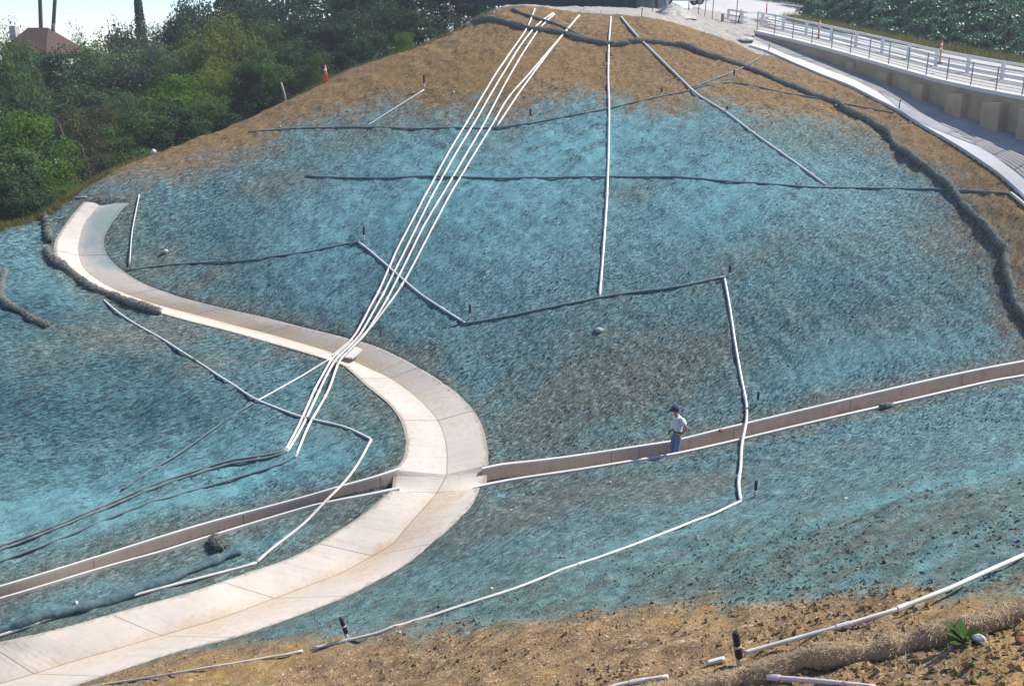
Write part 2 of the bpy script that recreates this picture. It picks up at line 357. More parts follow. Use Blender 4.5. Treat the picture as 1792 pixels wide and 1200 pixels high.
def H(x, y):
    x = np.atleast_1d(np.asarray(x, float)); y = np.atleast_1d(np.asarray(y, float))
    xc = np.clip(x, -44, 44); yc = np.clip(y, -6, 90)
    out = np.empty(len(x))
    for i in range(0, len(x), 20000):
        a, b = xc[i:i+20000], yc[i:i+20000]
        r2 = (a[:, None]-ctl[None, :, 0])**2+(b[:, None]-ctl[None, :, 1])**2
        out[i:i+20000] = _phi(r2) @ Wt[:K] + Wt[K] + a*Wt[K+1] + b*Wt[K+2]
    dist = np.hypot(x-xc, y-yc)
    return out - .10*np.minimum(dist, 250) - .02*dist
def hit(px, py, off=0.0):
    """where the sight line through a photo point meets the ground (lowered by off)"""
    u, v = (px-896)/F, (py-600)/F
    d = np.array((u, CT-v*ST, -ST-v*CT))
    t = np.linspace(6, 110, 1000)
    f = d[2]*t - (H(d[0]*t, d[1]*t)-off)
    k = np.argmax(f < 0) if (f < 0).any() else len(t)-1
    g = f[:k]/t[:k]; lm = np.where((g[1:-1] < g[:-2]) & (g[1:-1] < g[2:]) & (g[1:-1] < .012))[0]
    if len(lm) and t[k]-t[lm[0]+1] > 3:                      # the sight line grazes the crest
        q = d*t[lm[0]+1]; q[2] = H(q[0], q[1])[0]-off; return q
    if k == 0: return d*t[0]
    a, b = t[k-1], t[k]; fa, fb = f[k-1], f[k]
    return d*(a + (b-a)*fa/(fa-fb+1e-12))
def catmull(pts, n):
    pts = np.array(pts, float); e = np.vstack([2*pts[0]-pts[1], pts, 2*pts[-1]-pts[-2]]); out = []
    L_ = np.concatenate([[0], np.cumsum(np.linalg.norm(np.diff(pts, axis=0), axis=1))])
    for s in np.linspace(0, L_[-1], n):
        i = min(np.searchsorted(L_, s, side='right')-1, len(pts)-2); t = (s-L_[i])/(L_[i+1]-L_[i])
        p0, p1, p2, p3 = e[i:i+4]
        out.append(.5*((2*p1)+(-p0+p2)*t+(2*p0-5*p1+4*p2-p3)*t*t+(-p0+3*p1-3*p2+p3)*t**3))
    return np.array(out)
def linear(pts, step):
    pts = np.array(pts, float); out = [pts[0]]
    for a, b in zip(pts[:-1], pts[1:]):
        n = max(1, int(np.linalg.norm(b-a)/step))
        for k in range(1, n+1): out.append(a+(b-a)*k/n)
    return np.array(out)
def resample(pts, n):
    pts = np.array(pts); L_ = np.concatenate([[0], np.cumsum(np.linalg.norm(np.diff(pts, axis=0), axis=1))])
    s = np.linspace(0, L_[-1], n); return np.stack([np.interp(s, L_, pts[:, k]) for k in range(3)], 1)

# ------------------------------------------------------------------ ditch outlines (edge, flow line, edge), surveyed on the ground
up_A = [(152,353),(134,373),(114,400),(100,427),(104,454),(120,476),(151,496),(201,518),(268,542),(335,561),(402,578),(469,597),(536,616),(599,636),(620,650),(650,677),(684,704),(704,730),(714,757),(716,780),(712,802),(695,823)]
up_B = [(222,355),(210,364),(197,380),(184,400),(177,418),(180,440),(192,458),(214,477),(248,497),(285,511),(318,522),(385,539),(452,554),(519,571),(600,591),(647,604),(684,620),(724,641),(757,661),(791,685),(818,712),(835,738),(844,765),(848,790),(849,814)]
up_C = [(180,356),(165,370),(147,394),(138,427),(139,450),(149,472),(168,488),(195,504),(228,517),(278,534),(352,553),(418,571),(485,588),(576,615),(617,631),(650,646),(684,662),(717,685),(744,708),(764,732),(775,755),(782,785),(782,832)]
lo_A = [(690,858),(680,866),(640,900),(600,927),(522,972),(432,1004),(338,1036),(218,1069),(104,1101),(0,1125),(-120,1152),(-240,1180)]
lo_B = [(833,853),(828,870),(821,884),(797,910),(751,951),(707,987),(650,1018),(600,1043),(536,1068),(469,1093),(402,1115),(301,1141),(234,1163),(167,1185),(110,1204),(30,1228),(-60,1252)]
lo_C = [(762,866),(752,877),(710,924),(684,954),(633,983),(600,1001),(540,1024),(482,1046),(388,1080),(261,1118),(141,1153),(47,1182),(-60,1212),(-170,1240)]
fr_T = [(844,819.5),(852,818),(880,812),(921,808),(1002,798),(1130,779),(1181,771),(1202,766),(1266,750),(1330,735),(1443,708),(1557,681),(1644,661),(1721,645),(1791,632),(1900,610),(2040,584)]
fr_B = [(829,853.5),(836,852),(870,845),(921,836),(1010,823),(1102,808),(1186,794),(1298,769),(1373,751),(1477,727),(1574,705),(1677,681),(1744,666),(1791,658),(1900,636),(2040,610)]
fl_T = [(-140,1060),(0,1026),(174,973),(345,920),(516,874),(599,850),(650,836),(690,823),(699,820)]
fl_B = [(-140,1083),(0,1048),(177,995),(278,967),(348,945),(516,894),(576,879),(640,867),(690,857),(699,855)]
def trace(px, n, off): return np.array([hit(a, b, off) for a, b in catmull(px, n)])
def zup(a, dz): a = a.copy(); a[:, 2] += dz; return a
upA, upB, upC = trace(up_A, 110, -.02), trace(up_B, 110, -.02), trace(up_C, 110, .18)
loA, loB, loC = trace(lo_A, 90, -.02), trace(lo_B, 90, -.02), trace(lo_C, 90, .28)
frT, frB = trace(fr_T, 90, -.02), trace(fr_B, 90, -.02)
flT, flB = trace(fl_T, 60, -.02), trace(fl_B, 60, -.02)
def joinsec(a, b, c, d, dip):                     # junction slab between the upper and the lower stretch
    n = 10; s = np.linspace(0, 1, n)[:, None]; q = a[None]*(1-s)+b[None]*s
    q[:, 2] -= dip*np.sin(np.pi*s[:, 0])**.5
    return q
jA, jB, jC = joinsec(upA[-1], loA[0], 0, 0, .22), joinsec(upB[-1], loB[0], 0, 0, .26), joinsec(upC[-1], loC[0], 0, 0, 0)
mainA = np.vstack([resample(upA, 110), jA[1:-1], resample(loA, 90)])
mainB = np.vstack([resample(upB, 110), jB[1:-1], resample(loB, 90)])
mainC = np.vstack([resample(upC, 110), jC[1:-1], resample(loC, 90)])
# smooth the flow line's fall a little
for _ in range(6):
    mainC[1:-1, 2] = .25*mainC[:-2, 2]+.5*mainC[1:-1, 2]+.25*mainC[2:, 2]
frT, frB, flT, flB = (resample(q, 70) for q in (frT, frB, flT, flB))

def vnoise(x, y, s, seed):
    """value noise on a lattice of pitch s"""
    r = np.random.default_rng(seed).random((256, 256)); X, Y = x/s+1000, y/s+1000
    i, j = np.floor(X).astype(int), np.floor(Y).astype(int); u, v = X-i, Y-j; u = u*u*(3-2*u); v = v*v*(3-2*v)
    g = lambda a, b: r[a % 256, b % 256]
    return (g(i, j)*(1-u)+g(i+1, j)*u)*(1-v)+(g(i, j+1)*(1-u)+g(i+1, j+1)*u)*v
def signed(poly, x, y):
    """signed distance (positive inside) of points to a polygon in plan"""
    poly = np.asarray(poly)[:, :2]; a = poly; b = np.roll(poly, -1, 0)
    out = np.empty(len(x))
    for i in range(0, len(x), 8000):
        X, Y = x[i:i+8000, None], y[i:i+8000, None]
        ex, ey = (b-a).T; L2 = ex*ex+ey*ey+1e-12
        t = np.clip(((X-a[:, 0])*ex+(Y-a[:, 1])*ey)/L2, 0, 1)
        d = np.sqrt((X-a[:, 0]-t*ex)**2+(Y-a[:, 1]-t*ey)**2).min(1)
        c = ((a[:, 1] > Y) != (b[:, 1] > Y)) & (X < (b[:, 0]-a[:, 0])*(Y-a[:, 1])/(b[:, 1]-a[:, 1]+1e-15)+a[:, 0])
        out[i:i+8000] = np.where(c.sum(1) % 2 == 1, d, -d)
    return out
def near_box(poly, x, y, pad):
    p = np.asarray(poly); return np.where((x > p[:, 0].min()-pad) & (x < p[:, 0].max()+pad) & (y > p[:, 1].min()-pad) & (y < p[:, 1].max()+pad))[0]
polyMain = np.vstack([mainA, mainB[::-1]]); polyR = np.vstack([frT, frB[::-1]]); polyL = np.vstack([flT, flB[::-1]])
kerb_lo = [(1312,81),(1343,91),(1372,104),(1400,116),(1440,133),(1487,151),(1530,173),(1570,193),(1604,215),(1637,234),(1665,250),(1694,268),(1718,284),(1744,302),(1768,322),(1791,343),(1850,400),(1920,470)]
kerb_hi = [(1316,78),(1347,86),(1376,97),(1404,107),(1444,123),(1490,140),(1532,161),(1572,179),(1607,199),(1640,216),(1668,232),(1697,249),(1721,264),(1748,282),(1772,300),(1796,320),(1860,380),(1935,455)]
kLo, kHi = resample(trace(kerb_lo, 80, -.05), 60), resample(trace(kerb_hi, 80, -.05), 60)
wallS = resample(wallP, 60)
apronW = wallS + nrm*.02
polyPave = np.vstack([kLo, apronW[::-1]])

def relief(x, y):
    cu, cv = x*.766+y*.643, y*.766-x*.643
    n = (vnoise(x, y, 2.6, 1)-.5)*.10 + (vnoise(x, y, .8, 2)-.5)*.05 + ((vnoise(cu*.5, cv*1.15, .30, 3)-.5)*.10 + (vnoise(cu*.6, cv, .16, 9)-.5)*.085)*np.clip(1.15-y/60, .55, .9)
    cl = np.clip(vnoise(x, y, .26, 4)-.66, 0, 1)*.16 + np.clip(vnoise(x, y, .55, 5)-.72, 0, 1)*.18
    cl = cl+(vnoise(x, y, .13, 7)-.5)*.05*np.clip((26-y)/10, 0, 1)
    fm = np.clip((-x-7)/4, 0, 1)*np.clip((39-y)/4, 0, 1)*np.clip((y-24)/3, 0, 1)      # uneven folds on the left slope
    n = n + fm*((vnoise(cu*.55, cv, 2.2, 41)-.5)*.55 + (vnoise(cu*.6, cv, .9, 42)-.5)*.22)
    rx = x*.75+y*.66; rl = (vnoise(rx, (y*.75-x*.66)*.22, .5, 6)-.5)*.07      # faint rills
    return (n+cl+rl)*np.clip((110-np.hypot(x, y))/30, 0, 1)
def TZ(x, y):
    x = np.atleast_1d(np.asarray(x, float)); y = np.atleast_1d(np.asarray(y, float))
    amp = np.clip((-signed(polyPave, x, y))/.6, 0, 1)
    for poly in (polyMain, polyR, polyL): amp *= np.clip(-signed(poly, x, y)/.45, 0, 1)
    return H(x, y)+relief(x, y)*amp
def ghit(px, py):
    p = hit(px, py); p[2] = TZ(p[0], p[1])[0]; return p
# ground-cover outlines from the photo, as pigment on the soil, plus painted slope shade
blue_px = [(-260,440),(0,398),(70,372),(120,335),(200,312),(262,302),(330,292),(400,268),(470,255),(520,222),(600,205),(680,186),(740,206),(800,198),(850,192),(900,206),(960,180),(1030,168),(1080,180),(1130,196),(1190,196),(1225,172),(1280,186),(1330,205),(1400,208),(1470,222),(1520,232),(1560,268),(1600,296),(1655,325),(1690,372),(1738,440),(1758,500),(1770,560),(1800,600),(2100,600),(2100,960),(1880,1000),(1791,1036),(1660,1040),(1527,1036),(1426,1042),(1359,1054),(1292,1062),(1192,1054),(1136,1062),(1035,1080),(935,1086),(834,1096),(700,1104),(600,1112),(502,1120),(402,1128),(300,1150),(100,1200),(-260,1290)]
polyBlue = np.array([hit(a, b) for a, b in linear(blue_px, 60)])
gravel_px = [(850,6),(1000,20),(1060,26),(1100,29),(1165,35),(1230,55),(1285,72),(1320,92),(1360,100),(1345,70),(1330,50),(1300,20)]
polyGrav = np.vstack([[hit(a, b) for a, b in gravel_px[:9]], [wallP[1]+(0, 0, 0), wallP[0]+(2, 4, 0), (18, 88, 0), (-6, 88, 0), (-6, 66, 0)]])
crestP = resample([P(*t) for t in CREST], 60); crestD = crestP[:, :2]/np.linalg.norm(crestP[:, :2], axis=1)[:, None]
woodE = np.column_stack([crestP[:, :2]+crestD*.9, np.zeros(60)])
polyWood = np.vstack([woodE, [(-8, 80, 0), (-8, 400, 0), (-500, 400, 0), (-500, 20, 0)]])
thin_px = [(1050,690,8.0,2.2,.75),(960,740,4,1.6,.65),(1220,640,4,2,.45),(960,880,4.5,1.8,.9),(800,930,3,1.2,.7),(1200,850,3.5,1.5,.8),(1000,1000,3,1.5,.35),(250,470,2.5,1.6,.8),(190,420,1.8,2.2,.7),(330,500,2.5,.9,.7),
           (250,590,3.5,1.6,.85),(380,640,3,1.3,.5),(60,620,3,2,.35),(640,740,2,1.6,.6),(1330,450,5,1.2,.4),(1480,430,4,1.2,.35),(1560,560,3,1,.45),(1110,338,1.5,.9,.6),(880,245,1.6,1.6,.6),(1650,420,2,2.5,.6),(1500,960,3,.8,.6),(1650,900,3,.8,.6),(700,640,2.2,.9,.7),(500,320,2.5,1.2,.7),(360,290,4,1.0,.75),(640,240,4,1.0,.6),(1450,250,4,1.2,.6),(1300,230,4,1.0,.5),(400,980,3,.7,.3),(600,900,1.5,.8,.7),(300,1060,2.5,.6,.6),(1400,820,3,1.2,.4),(1100,520,3,1.2,.3)]
fresh_px = [(1000,270,7,4,.75),(760,330,5,4,.7),(1250,330,5,3,.6),(400,860,5,2.2,.85),(150,930,5,2.0,.8),(100,1080,4,1.2,.7),(1600,860,3.5,.8,.9),(1450,900,3.5,.6,.8),(1750,820,3,.8,.8),(1650,980,2.5,.5,.8),(1150,935,3,.6,.7),(900,400,5,2.5,.5),(640,400,4,3,.5),(150,480,2,1.5,.6),(1500,620,4,1.0,.4),(1100,980,2,.5,.5)]

painted_shade_px = [(500,520,6,3,.35),(300,420,5,3,.4),(1200,600,6,3,.4),(1500,560,5,3,.45),(950,640,5,2,.35),(900,900,5,1.5,.3),(1250,800,4,1.5,.3),(60,560,5,2.6,.95),(170,660,6,2.4,.95),(60,720,6,2.6,1.0),(280,720,5,2.0,.85),(40,830,4,1.6,.7),(380,780,3,1.2,.5),(180,800,4,1.4,.5),(420,680,4,1.6,.5),(600,760,2.5,1.5,.5),(30,1090,3,.5,.4),(300,460,3,1.6,.35),(1650,520,3.5,2,.4),(1450,640,4,1.2,.35)]  # shade of the left and lower slopes, painted as darker blue
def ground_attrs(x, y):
    n = len(x); A = {k: np.zeros(n) for k in ('hydro', 'thin', 'fresh', 'painted_shade', 'gravel', 'wood', 'sand')}
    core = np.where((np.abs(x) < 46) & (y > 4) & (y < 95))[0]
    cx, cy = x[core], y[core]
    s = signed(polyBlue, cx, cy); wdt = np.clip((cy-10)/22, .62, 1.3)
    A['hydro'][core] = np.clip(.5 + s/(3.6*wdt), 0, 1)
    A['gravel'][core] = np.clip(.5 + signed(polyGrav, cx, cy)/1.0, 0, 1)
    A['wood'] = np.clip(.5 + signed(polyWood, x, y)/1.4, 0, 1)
    for lst, key in ((thin_px, 'thin'), (fresh_px, 'fresh'), (painted_shade_px, 'painted_shade')):
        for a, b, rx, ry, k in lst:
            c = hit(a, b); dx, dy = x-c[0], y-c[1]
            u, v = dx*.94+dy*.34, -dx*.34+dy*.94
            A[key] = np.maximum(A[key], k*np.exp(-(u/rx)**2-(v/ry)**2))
    d = np.full(n, 99.0)
    for poly in (polyMain, polyR, polyL):
        i = near_box(poly, x, y, 2.5); 
        if len(i): d[i] = np.minimum(d[i], -signed(poly, x[i], y[i]))
    A['thin'] = np.maximum(A['thin'], .75*np.exp(-(np.clip(d, 0, 9)/.7)**2)); A['fresh'] *= 1-np.exp(-(np.clip(d, 0, 9)/.8)**2)
    A['sand'] = np.clip((29-y)/11, 0, 1)
    return A

def terrain():
    xs = np.unique(np.concatenate([-30-np.geomspace(.15, 190, 26), np.arange(-30, 30.01, .10), 30+np.geomspace(.15, 190, 26)]))
    ys = np.unique(np.concatenate([7-np.geomspace(.15, 60, 16), np.arange(7, 21, .065), np.arange(21, 34, .10), np.arange(34, 66.01, .13), 66+np.geomspace(.15, 260, 30)]))
    X, Y = np.meshgrid(xs, ys); x, y = X.ravel(), Y.ravel(); z = H(x, y)
    amp = np.clip((-signed(polyPave, x, y))/.6, 0, 1)
    carve = np.zeros(len(x))
    for poly, dep in ((polyMain, .75), (polyR, .95), (polyL, .95)):
        i = near_box(poly, x, y, 1.5); s = signed(poly, x[i], y[i])
        amp[i] *= np.clip(-s/.45, .0, 1)
        carve[i] = np.maximum(carve[i], np.where(s > -.02, np.clip((s+.06)*2.5, 0, dep), 0))
    i = near_box(polyPave, x, y, 1); s = signed(polyPave, x[i], y[i]); carve[i] = np.maximum(carve[i], np.where(s > .02, .14, 0))
    z = z + relief(x, y)*amp - carve
    nx, ny = len(xs), len(ys)
    idx = np.arange(nx*ny).reshape(ny, nx)
    q = np.stack([idx[:-1, :-1], idx[:-1, 1:], idx[1:, 1:], idx[1:, :-1]], -1).reshape(-1, 4)
    me = bpy.data.meshes.new('ground'); me.vertices.add(nx*ny); me.vertices.foreach_set('co', np.stack([x, y, z], 1).ravel())
    me.loops.add(q.size); me.loops.foreach_set('vertex_index', q.ravel()); me.polygons.add(len(q))
    me.polygons.foreach_set('loop_start', np.arange(len(q))*4); me.polygons.foreach_set('loop_total', np.full(len(q), 4))
    me.polygons.foreach_set('use_smooth', np.ones(len(q), bool)); me.update(); me.validate()
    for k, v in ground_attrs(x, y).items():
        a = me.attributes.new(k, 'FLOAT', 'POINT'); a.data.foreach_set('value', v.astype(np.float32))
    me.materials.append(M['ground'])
    return tag(link(bpy.data.objects.new('ground', me)), 'bare graded hillside sprayed with blue green hydroseed', None, None, 'structure')
terrain()

def scatter_clods():
    """crumbs of soil lying all over the near slope, and thinner over the far slope"""
    pts = []
    n1 = 64000
    yy = 8+22*rng.random(n1)**1.2; xx = (rng.random(n1)*2-1)*(yy*.62+2)
    pts.append((xx, yy, (.010+.046*rng.random(n1)**4)*np.clip(1.25-(yy-8)/22, .45, 1.1)))
    n2 = 34000; yy = 29+32*rng.random(n2); xx = (rng.random(n2)*2-1)*(yy*.55+1); pts.append((xx, yy, .012+.032*rng.random(n2)**2.5))
    x, y, s = (np.concatenate(q) for q in zip(*pts))
    keep = np.ones(len(x), bool)
    for poly in (polyMain, polyR, polyL, polyPave):
        keep &= signed(poly, x, y) < -.1
    keep &= signed(polyWood, x, y) < .2
    keep &= rng.random(len(x)) < np.clip((vnoise(x, y, 1.3, 31)-.25)*2.2, .12, 1)
    x, y, s = x[keep], y[keep], s[keep]; z = TZ(x, y)
    base = np.array([(1,0,0),(-1,0,0),(0,1,0),(0,-1,0),(0,0,1),(0,0,-1)], float)
    fc = np.array([(0,2,4),(2,1,4),(1,3,4),(3,0,4),(2,0,5),(1,2,5),(3,1,5),(0,3,5)])
    n = len(x); V = base[None]*(s[:, None, None])*(.6+.8*rng.random((n, 6, 1))) + rng.normal(0, .25, (n, 6, 3))*s[:, None, None]
    an = rng.random(n)*6.28; c, sn = np.cos(an)[:, None], np.sin(an)[:, None]
    vx, vy = V[..., 0]*c-V[..., 1]*sn, V[..., 0]*sn+V[..., 1]*c
    V[..., 0], V[..., 1] = vx, vy; V[..., 2] *= .75
    V += np.stack([x, y, z+s*.3], 1)[:, None]
    Fc = (fc[None]+(np.arange(n)*6)[:, None, None]).reshape(-1, 3)
    o = mesh('soil_clods', V.reshape(-1, 3), Fc, M['ground'])
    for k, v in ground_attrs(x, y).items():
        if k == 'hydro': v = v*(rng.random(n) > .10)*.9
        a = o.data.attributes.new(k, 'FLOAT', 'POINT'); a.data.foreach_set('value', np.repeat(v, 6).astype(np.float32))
    tag(o, 'loose crumbs of soil scattered over the graded slopes', None, None, 'stuff')
scatter_clods()

# ------------------------------------------------------------------ concrete ditches
def set_attr(o, name, vals):
    a = o.data.attributes.new(name, 'FLOAT', 'POINT'); a.data.foreach_set('value', np.asarray(vals, np.float32))
def strip(rows, name, mat, parent=None, smooth_=False):
    n, k = len(rows), rows[0].shape[0]                 # rows: list of polylines (k points each)
    V = np.vstack(rows); Fc = [(r*k+i, r*k+i+1, (r+1)*k+i+1, (r+1)*k+i) for r in range(n-1) for i in range(k-1)]
    return mesh(name, V, Fc, mat, parent, smooth_)
def outward(a, b, d):
    v = a-b; v[:, 2] = 0; v /= np.linalg.norm(v, axis=1)[:, None]+1e-9; return a+v*d
main = tag(strip([
    zup(outward(mainA, mainC, .13), -.35), zup(outward(mainA, mainC, .12), .0), mainA, mainA*.67+mainC*.33, mainA*.33+mainC*.67, mainC,
    mainB*.33+mainC*.67, mainB*.67+mainC*.33, mainB, zup(outward(mainB, mainC, .12), .0), zup(outward(mainB, mainC, .13), -.35)],
    'concrete_ditch', M['ditch']), 'wide curving pale concrete V ditch winding down through the blue slope', 'drainage ditch')
al = np.concatenate([[0], np.cumsum(np.linalg.norm(np.diff(mainC, axis=0), axis=1))])
set_attr(main, 'along', np.tile(al, 11))
set_attr(main, 'across', np.repeat([-1.4, -1.3, -1, -.67, -.33, 0, .33, .67, 1, 1.3, 1.4], len(al)))
kk = len(al); tt = np.arange(kk)/kk
sprayC = np.interp(tt, [0, .05, .1, .16, .22, .5, .8, .9, 1], [.95, .85, .6, .3, .1, .1, .1, .0, .0])
set_attr(main, 'spray', np.concatenate([sprayC*f for f in (0, 0, 0, 0, .1, .55, .9, 1, 1, 1, 1)]))
siltC = np.interp(tt, [0, .08, .2, .35, .5, .6, 1], [.1, .35, .95, .75, .35, .65, .5])
set_attr(main, 'silt', np.concatenate([siltC*f for f in (0, 0, 0, .1, .4, 1.0, .9, .6, .25, .1, 0)]))

def channel(T, Bn, label):
    c = (T[len(T)//2]+Bn[len(T)//2])/2
    g = thing('concrete_channel', c, label, 'drainage ditch', 'narrow concrete channels meeting the ditch')
    f = lambda t, dz: zup(T*(1-t)+Bn*t, dz)
    a = lambda nm, rows, mt: strip([r-np.array(g.location) for r in rows], nm, mt, g)
    a('lip', [f(-.04, -.25), f(-.03, .035), f(.075, .035), f(.082, -.06)], M['lip'])
    inn = a('channel_wall', [f(.080, -.02), f(.10, -.28), f(.13, -.56), f(.62, -.56), f(.90, -.28), f(.925, .0)], M['inner'])
    s = np.concatenate([[0], np.cumsum(np.linalg.norm(np.diff(T, axis=0), axis=1))])
    set_attr(inn, 'along', np.tile(s, 6)); set_attr(inn, 'across', np.repeat([.8, .6, .3, .3, .6, .8], len(s))); set_attr(inn, 'silt', np.repeat([.1, .3, .6, .9, .6, .1], len(s)))
    a('lip', [f(.918, -.06), f(.925, .035), f(1.03, .035), f(1.04, -.25)], M['lip'])
    return g
channel(frT, frB, 'long straight concrete channel behind the standing person, right of the curving ditch')
channel(flT, flB, 'straight concrete channel left of the curving ditch, running to the left edge')

# ------------------------------------------------------------------ kerb, apron, retaining wall, road
kw = zup(kHi, .06)
tag(strip([zup(kLo, -.25), zup(kLo, .07), kw, zup(kHi, -.1)], 'kerb', M['kerb']), 'pale concrete kerb strip edging the paved apron', None, None, 'structure')
wb = np.array([H(p[0], p[1])[0] for p in wallS])
ap0 = outward(kHi, kLo, -.0); apr = []
for t in np.linspace(0, 1, 8):
    q = kHi*(1-t)+(wallS+nrm*.0)*t; q = q.copy(); q[:, 2] = H(q[:, 0], q[:, 1])+.03; apr.append(q)
tag(strip(apr, 'pavement', M['apron'], None, True), 'sloping grey concrete apron below the retaining wall', None, None, 'structure')

FAR = [P(1330,32,84),P(1400,45,78),P(1500,62,71.5),P(1597,82,66),P(1690,100,61),P(1792,118,56.8)]
d_ = FAR[-1]-FAR[-2]; d_ /= np.linalg.norm(d_); FAR += [FAR[5]+d_*6, FAR[5]+d_*12]
farS = resample(np.array(FAR), 60)
road_in = wallS - nrm*.30
def deck(s, t):                       # s along 0..1, t across 0..1
    i = s*59; a = int(min(i, 58)); f = i-a
    p = road_in[a]*(1-f)+road_in[a+1]*f; q = farS[a]*(1-f)+farS[a+1]*f
    return p*(1-t)+q*t
deckrow = lambda t, dz=0: zup(road_in*(1-t)+farS*t, dz)
tag(strip([deckrow(0, -.06), deckrow(.15, -.05), deckrow(.32, -.05), deckrow(.40, -.04)], 'gravel_shoulder', M['shoulder'], None, True), 'strip of pale gravel between railing and white fence', None, None, 'structure')
back = np.array([P(1330,32,84), P(1280,8,98), P(1300,-12,125)]); 
tag(strip([deckrow(.395, -.03), deckrow(.7, -.03), deckrow(1.0, -.03)], 'road', M['road'], None, True), 'pale road curving up behind the white fence', None, None, 'structure')
# upper bend of the road, beyond the wall's end
rl = np.array([deck(0, .395)+(0, 0, -.035), P(1262,38,70), P(1228,28,76), P(1212,16,86), P(1210,2,104), P(1215,-14,130)])
rr = np.array([deck(0, 1.0)+(0, 0, -.035), P(1390,26,92), P(1400,18,100), P(1410,6,112), P(1420,-8,125), P(1430,-24,150)])
rl, rr = resample(rl, 30), resample(rr, 30)
o = strip([zup(rl*(1-t)+rr*t, -.008) for t in np.linspace(0, 1, 5)], 'road', M['road'], None, True)
tag(o, 'upper bend of the pale road behind the gravel pile', None, None, 'structure')

wt = thing('retaining_wall', wallS[30], 'long brown concrete retaining wall with piers below the steel railing', 'wall')
loc = lambda a: a-np.array(wt.location)
o = strip([loc(q) for q in (np.column_stack([(wallS)[:, :2], wb-.4]), zup(wallS, -.16), zup(wallS-nrm*.30, -.16), np.column_stack([(wallS-nrm*.30)[:, :2], wb-.4]))], 'wall_face', M['wall'], wt)
strip([loc(q) for q in (zup(wallS+nrm*.05, -.155), zup(wallS+nrm*.05, .02), zup(wallS-nrm*.36, .02), zup(wallS-nrm*.36, -.155), zup(wallS+nrm*.05, -.155))], 'coping', M['cope'], wt)
mb_cap = MB()
for s, wd, pj, dh in ((.26,.5,.25,.35),(.35,.6,.35,.4),(.445,.8,.45,.4),(.53,.95,.55,.42),(.605,1.0,.6,.45),(.675,1.0,.65,.45),(.76,1.0,.7,.45),(.85,1.0,.7,.45)):
    i = s*59; a = int(i); f = i-a; p = wallS[a]*(1-f)+wallS[a+1]*f; zb = wb[a]-.45; zt = p[2]-dh
    dr = Vector(wallS[a+1]-wallS[a]); an = math.atan2(dr.y, dr.x)
    c = np.array((p[0], p[1], (zb+zt)/2)) + nrm*(pj/2-.02)
    MB().box(Vector(c)-Vector(wt.location), (wd, pj, zt-zb), Matrix.Rotation(an, 3, 'Z')).build('pier', M['wall'], wt)

# steel railing on the wall
rlg = thing('steel_railing', wallS[25], 'grey steel railing with thin horizontal bars along the top of the wall', 'railing')
rp = np.array(rlg.location); topw = zup(wallS-nrm*.16, .02)
arc = np.concatenate([[0], np.cumsum(np.linalg.norm(np.diff(topw, axis=0), axis=1))])
at = lambda d: np.array([np.interp(d, arc, topw[:, k]) for k in range(3)])
npost = 19
for k in range(npost):
    p = at(k*1.46)-rp
    MB().box(p+(0, 0, .55), (.05, .05, 1.1)).build('post', M['steel'], rlg)
sub = [at(d)-rp for d in np.arange(0, 1.46*(npost-1)+.01, .73)]
for j in range(8):
    z = .11+j*.136
    MB().tube([p+np.array((0, 0, z)) for p in sub], .026 if j == 7 else .019, 6).build('rail', M['cable'], rlg)

# white road fence
def zdeck(p):
    return p
wf = thing('white_fence', deck(.4, .42), 'white painted post and rail fence along the road edge', 'fence'); wp = np.array(wf.location)
fd = [deck(s, .42)+(0, 0, -.04) for s in np.linspace(0, .95, 80)]
fd = [P(1274,40,72), P(1300,45,69.5)] + [q for q in fd[3:]]
fd = np.array(fd); fa = np.concatenate([[0], np.cumsum(np.linalg.norm(np.diff(fd, axis=0), axis=1))]); fat = lambda d: np.array([np.interp(d, fa, fd[:, k]) for k in range(3)])
nf = int(fa[-1]/2.35)
for k in range(nf+1):
    p = fat(k*2.35)-wp
    MB().box(p+(0, 0, .42), (.16, .16, .90)).build('post', M['white'], wf)
fsub = [fat(d)-wp for d in np.arange(0, nf*2.35+.01, .5875)]
def plank(path, z, h, t, name, mat, parent, side=(-.88, -.47)):
    sv = np.array((side[0], side[1], 0))
    rows = [[p+np.array((0, 0, z+a))+sv*b for p in path] for a, b in ((-h/2, t/2), (h/2, t/2), (h/2, -t/2), (-h/2, -t/2), (-h/2, t/2))]
    return strip([np.array(r) for r in rows], name, mat, parent)
plank(fsub, .84, .13, .06, 'rail', M['white'], wf); plank(fsub, .20, .12, .06, 'rail', M['white'], wf); plank(fsub, .52, .11, .05, 'rail', M['white'], wf)

# ------------------------------------------------------------------ ivy bank right of the road
bot = np.array([P(1398,30,86), P(1440,40,82), P(1500,53,76), P(1600,73,69), P(1700,91,64), P(1792,107,60), P(1900,125,56), P(2050,150,52)])
top = np.array([P(1505,-8,92), P(1540,-30,89), P(1600,-60,85), P(1690,-75,80), P(1790,-80,76), P(1900,-80,73), P(2050,-80,70), P(2200,-80,66)])
bS, tS = resample(bot, 40), resample(top, 40)
bank = []
for t in np.linspace(0, 1, 14):
    q = bS*(1-t)+tS*t; q = q.copy(); q[:, 2] += .7*math.sin(math.pi*t) + .35*(vnoise(q[:, 0], q[:, 1]+q[:, 2], 2.0, 20)-.5); bank.append(q)
bank.insert(0, zup(farS[np.linspace(0, 59, 40).astype(int)], -.25) if False else zup(bS+np.array((-2.2, -1.8, 0)), -.2))
back_row = zup(tS+np.array((14., 12., 0)), .5); bank.append(back_row)
M['bank'] = simple('bank_soil', (.03, .045, .02), (.07, .08, .035), 1.5, .95, .05, obj=False)
tag(strip(bank, 'embankment', M['bank'], None, True), 'steep planted bank rising beyond the road', None, None, 'structure')
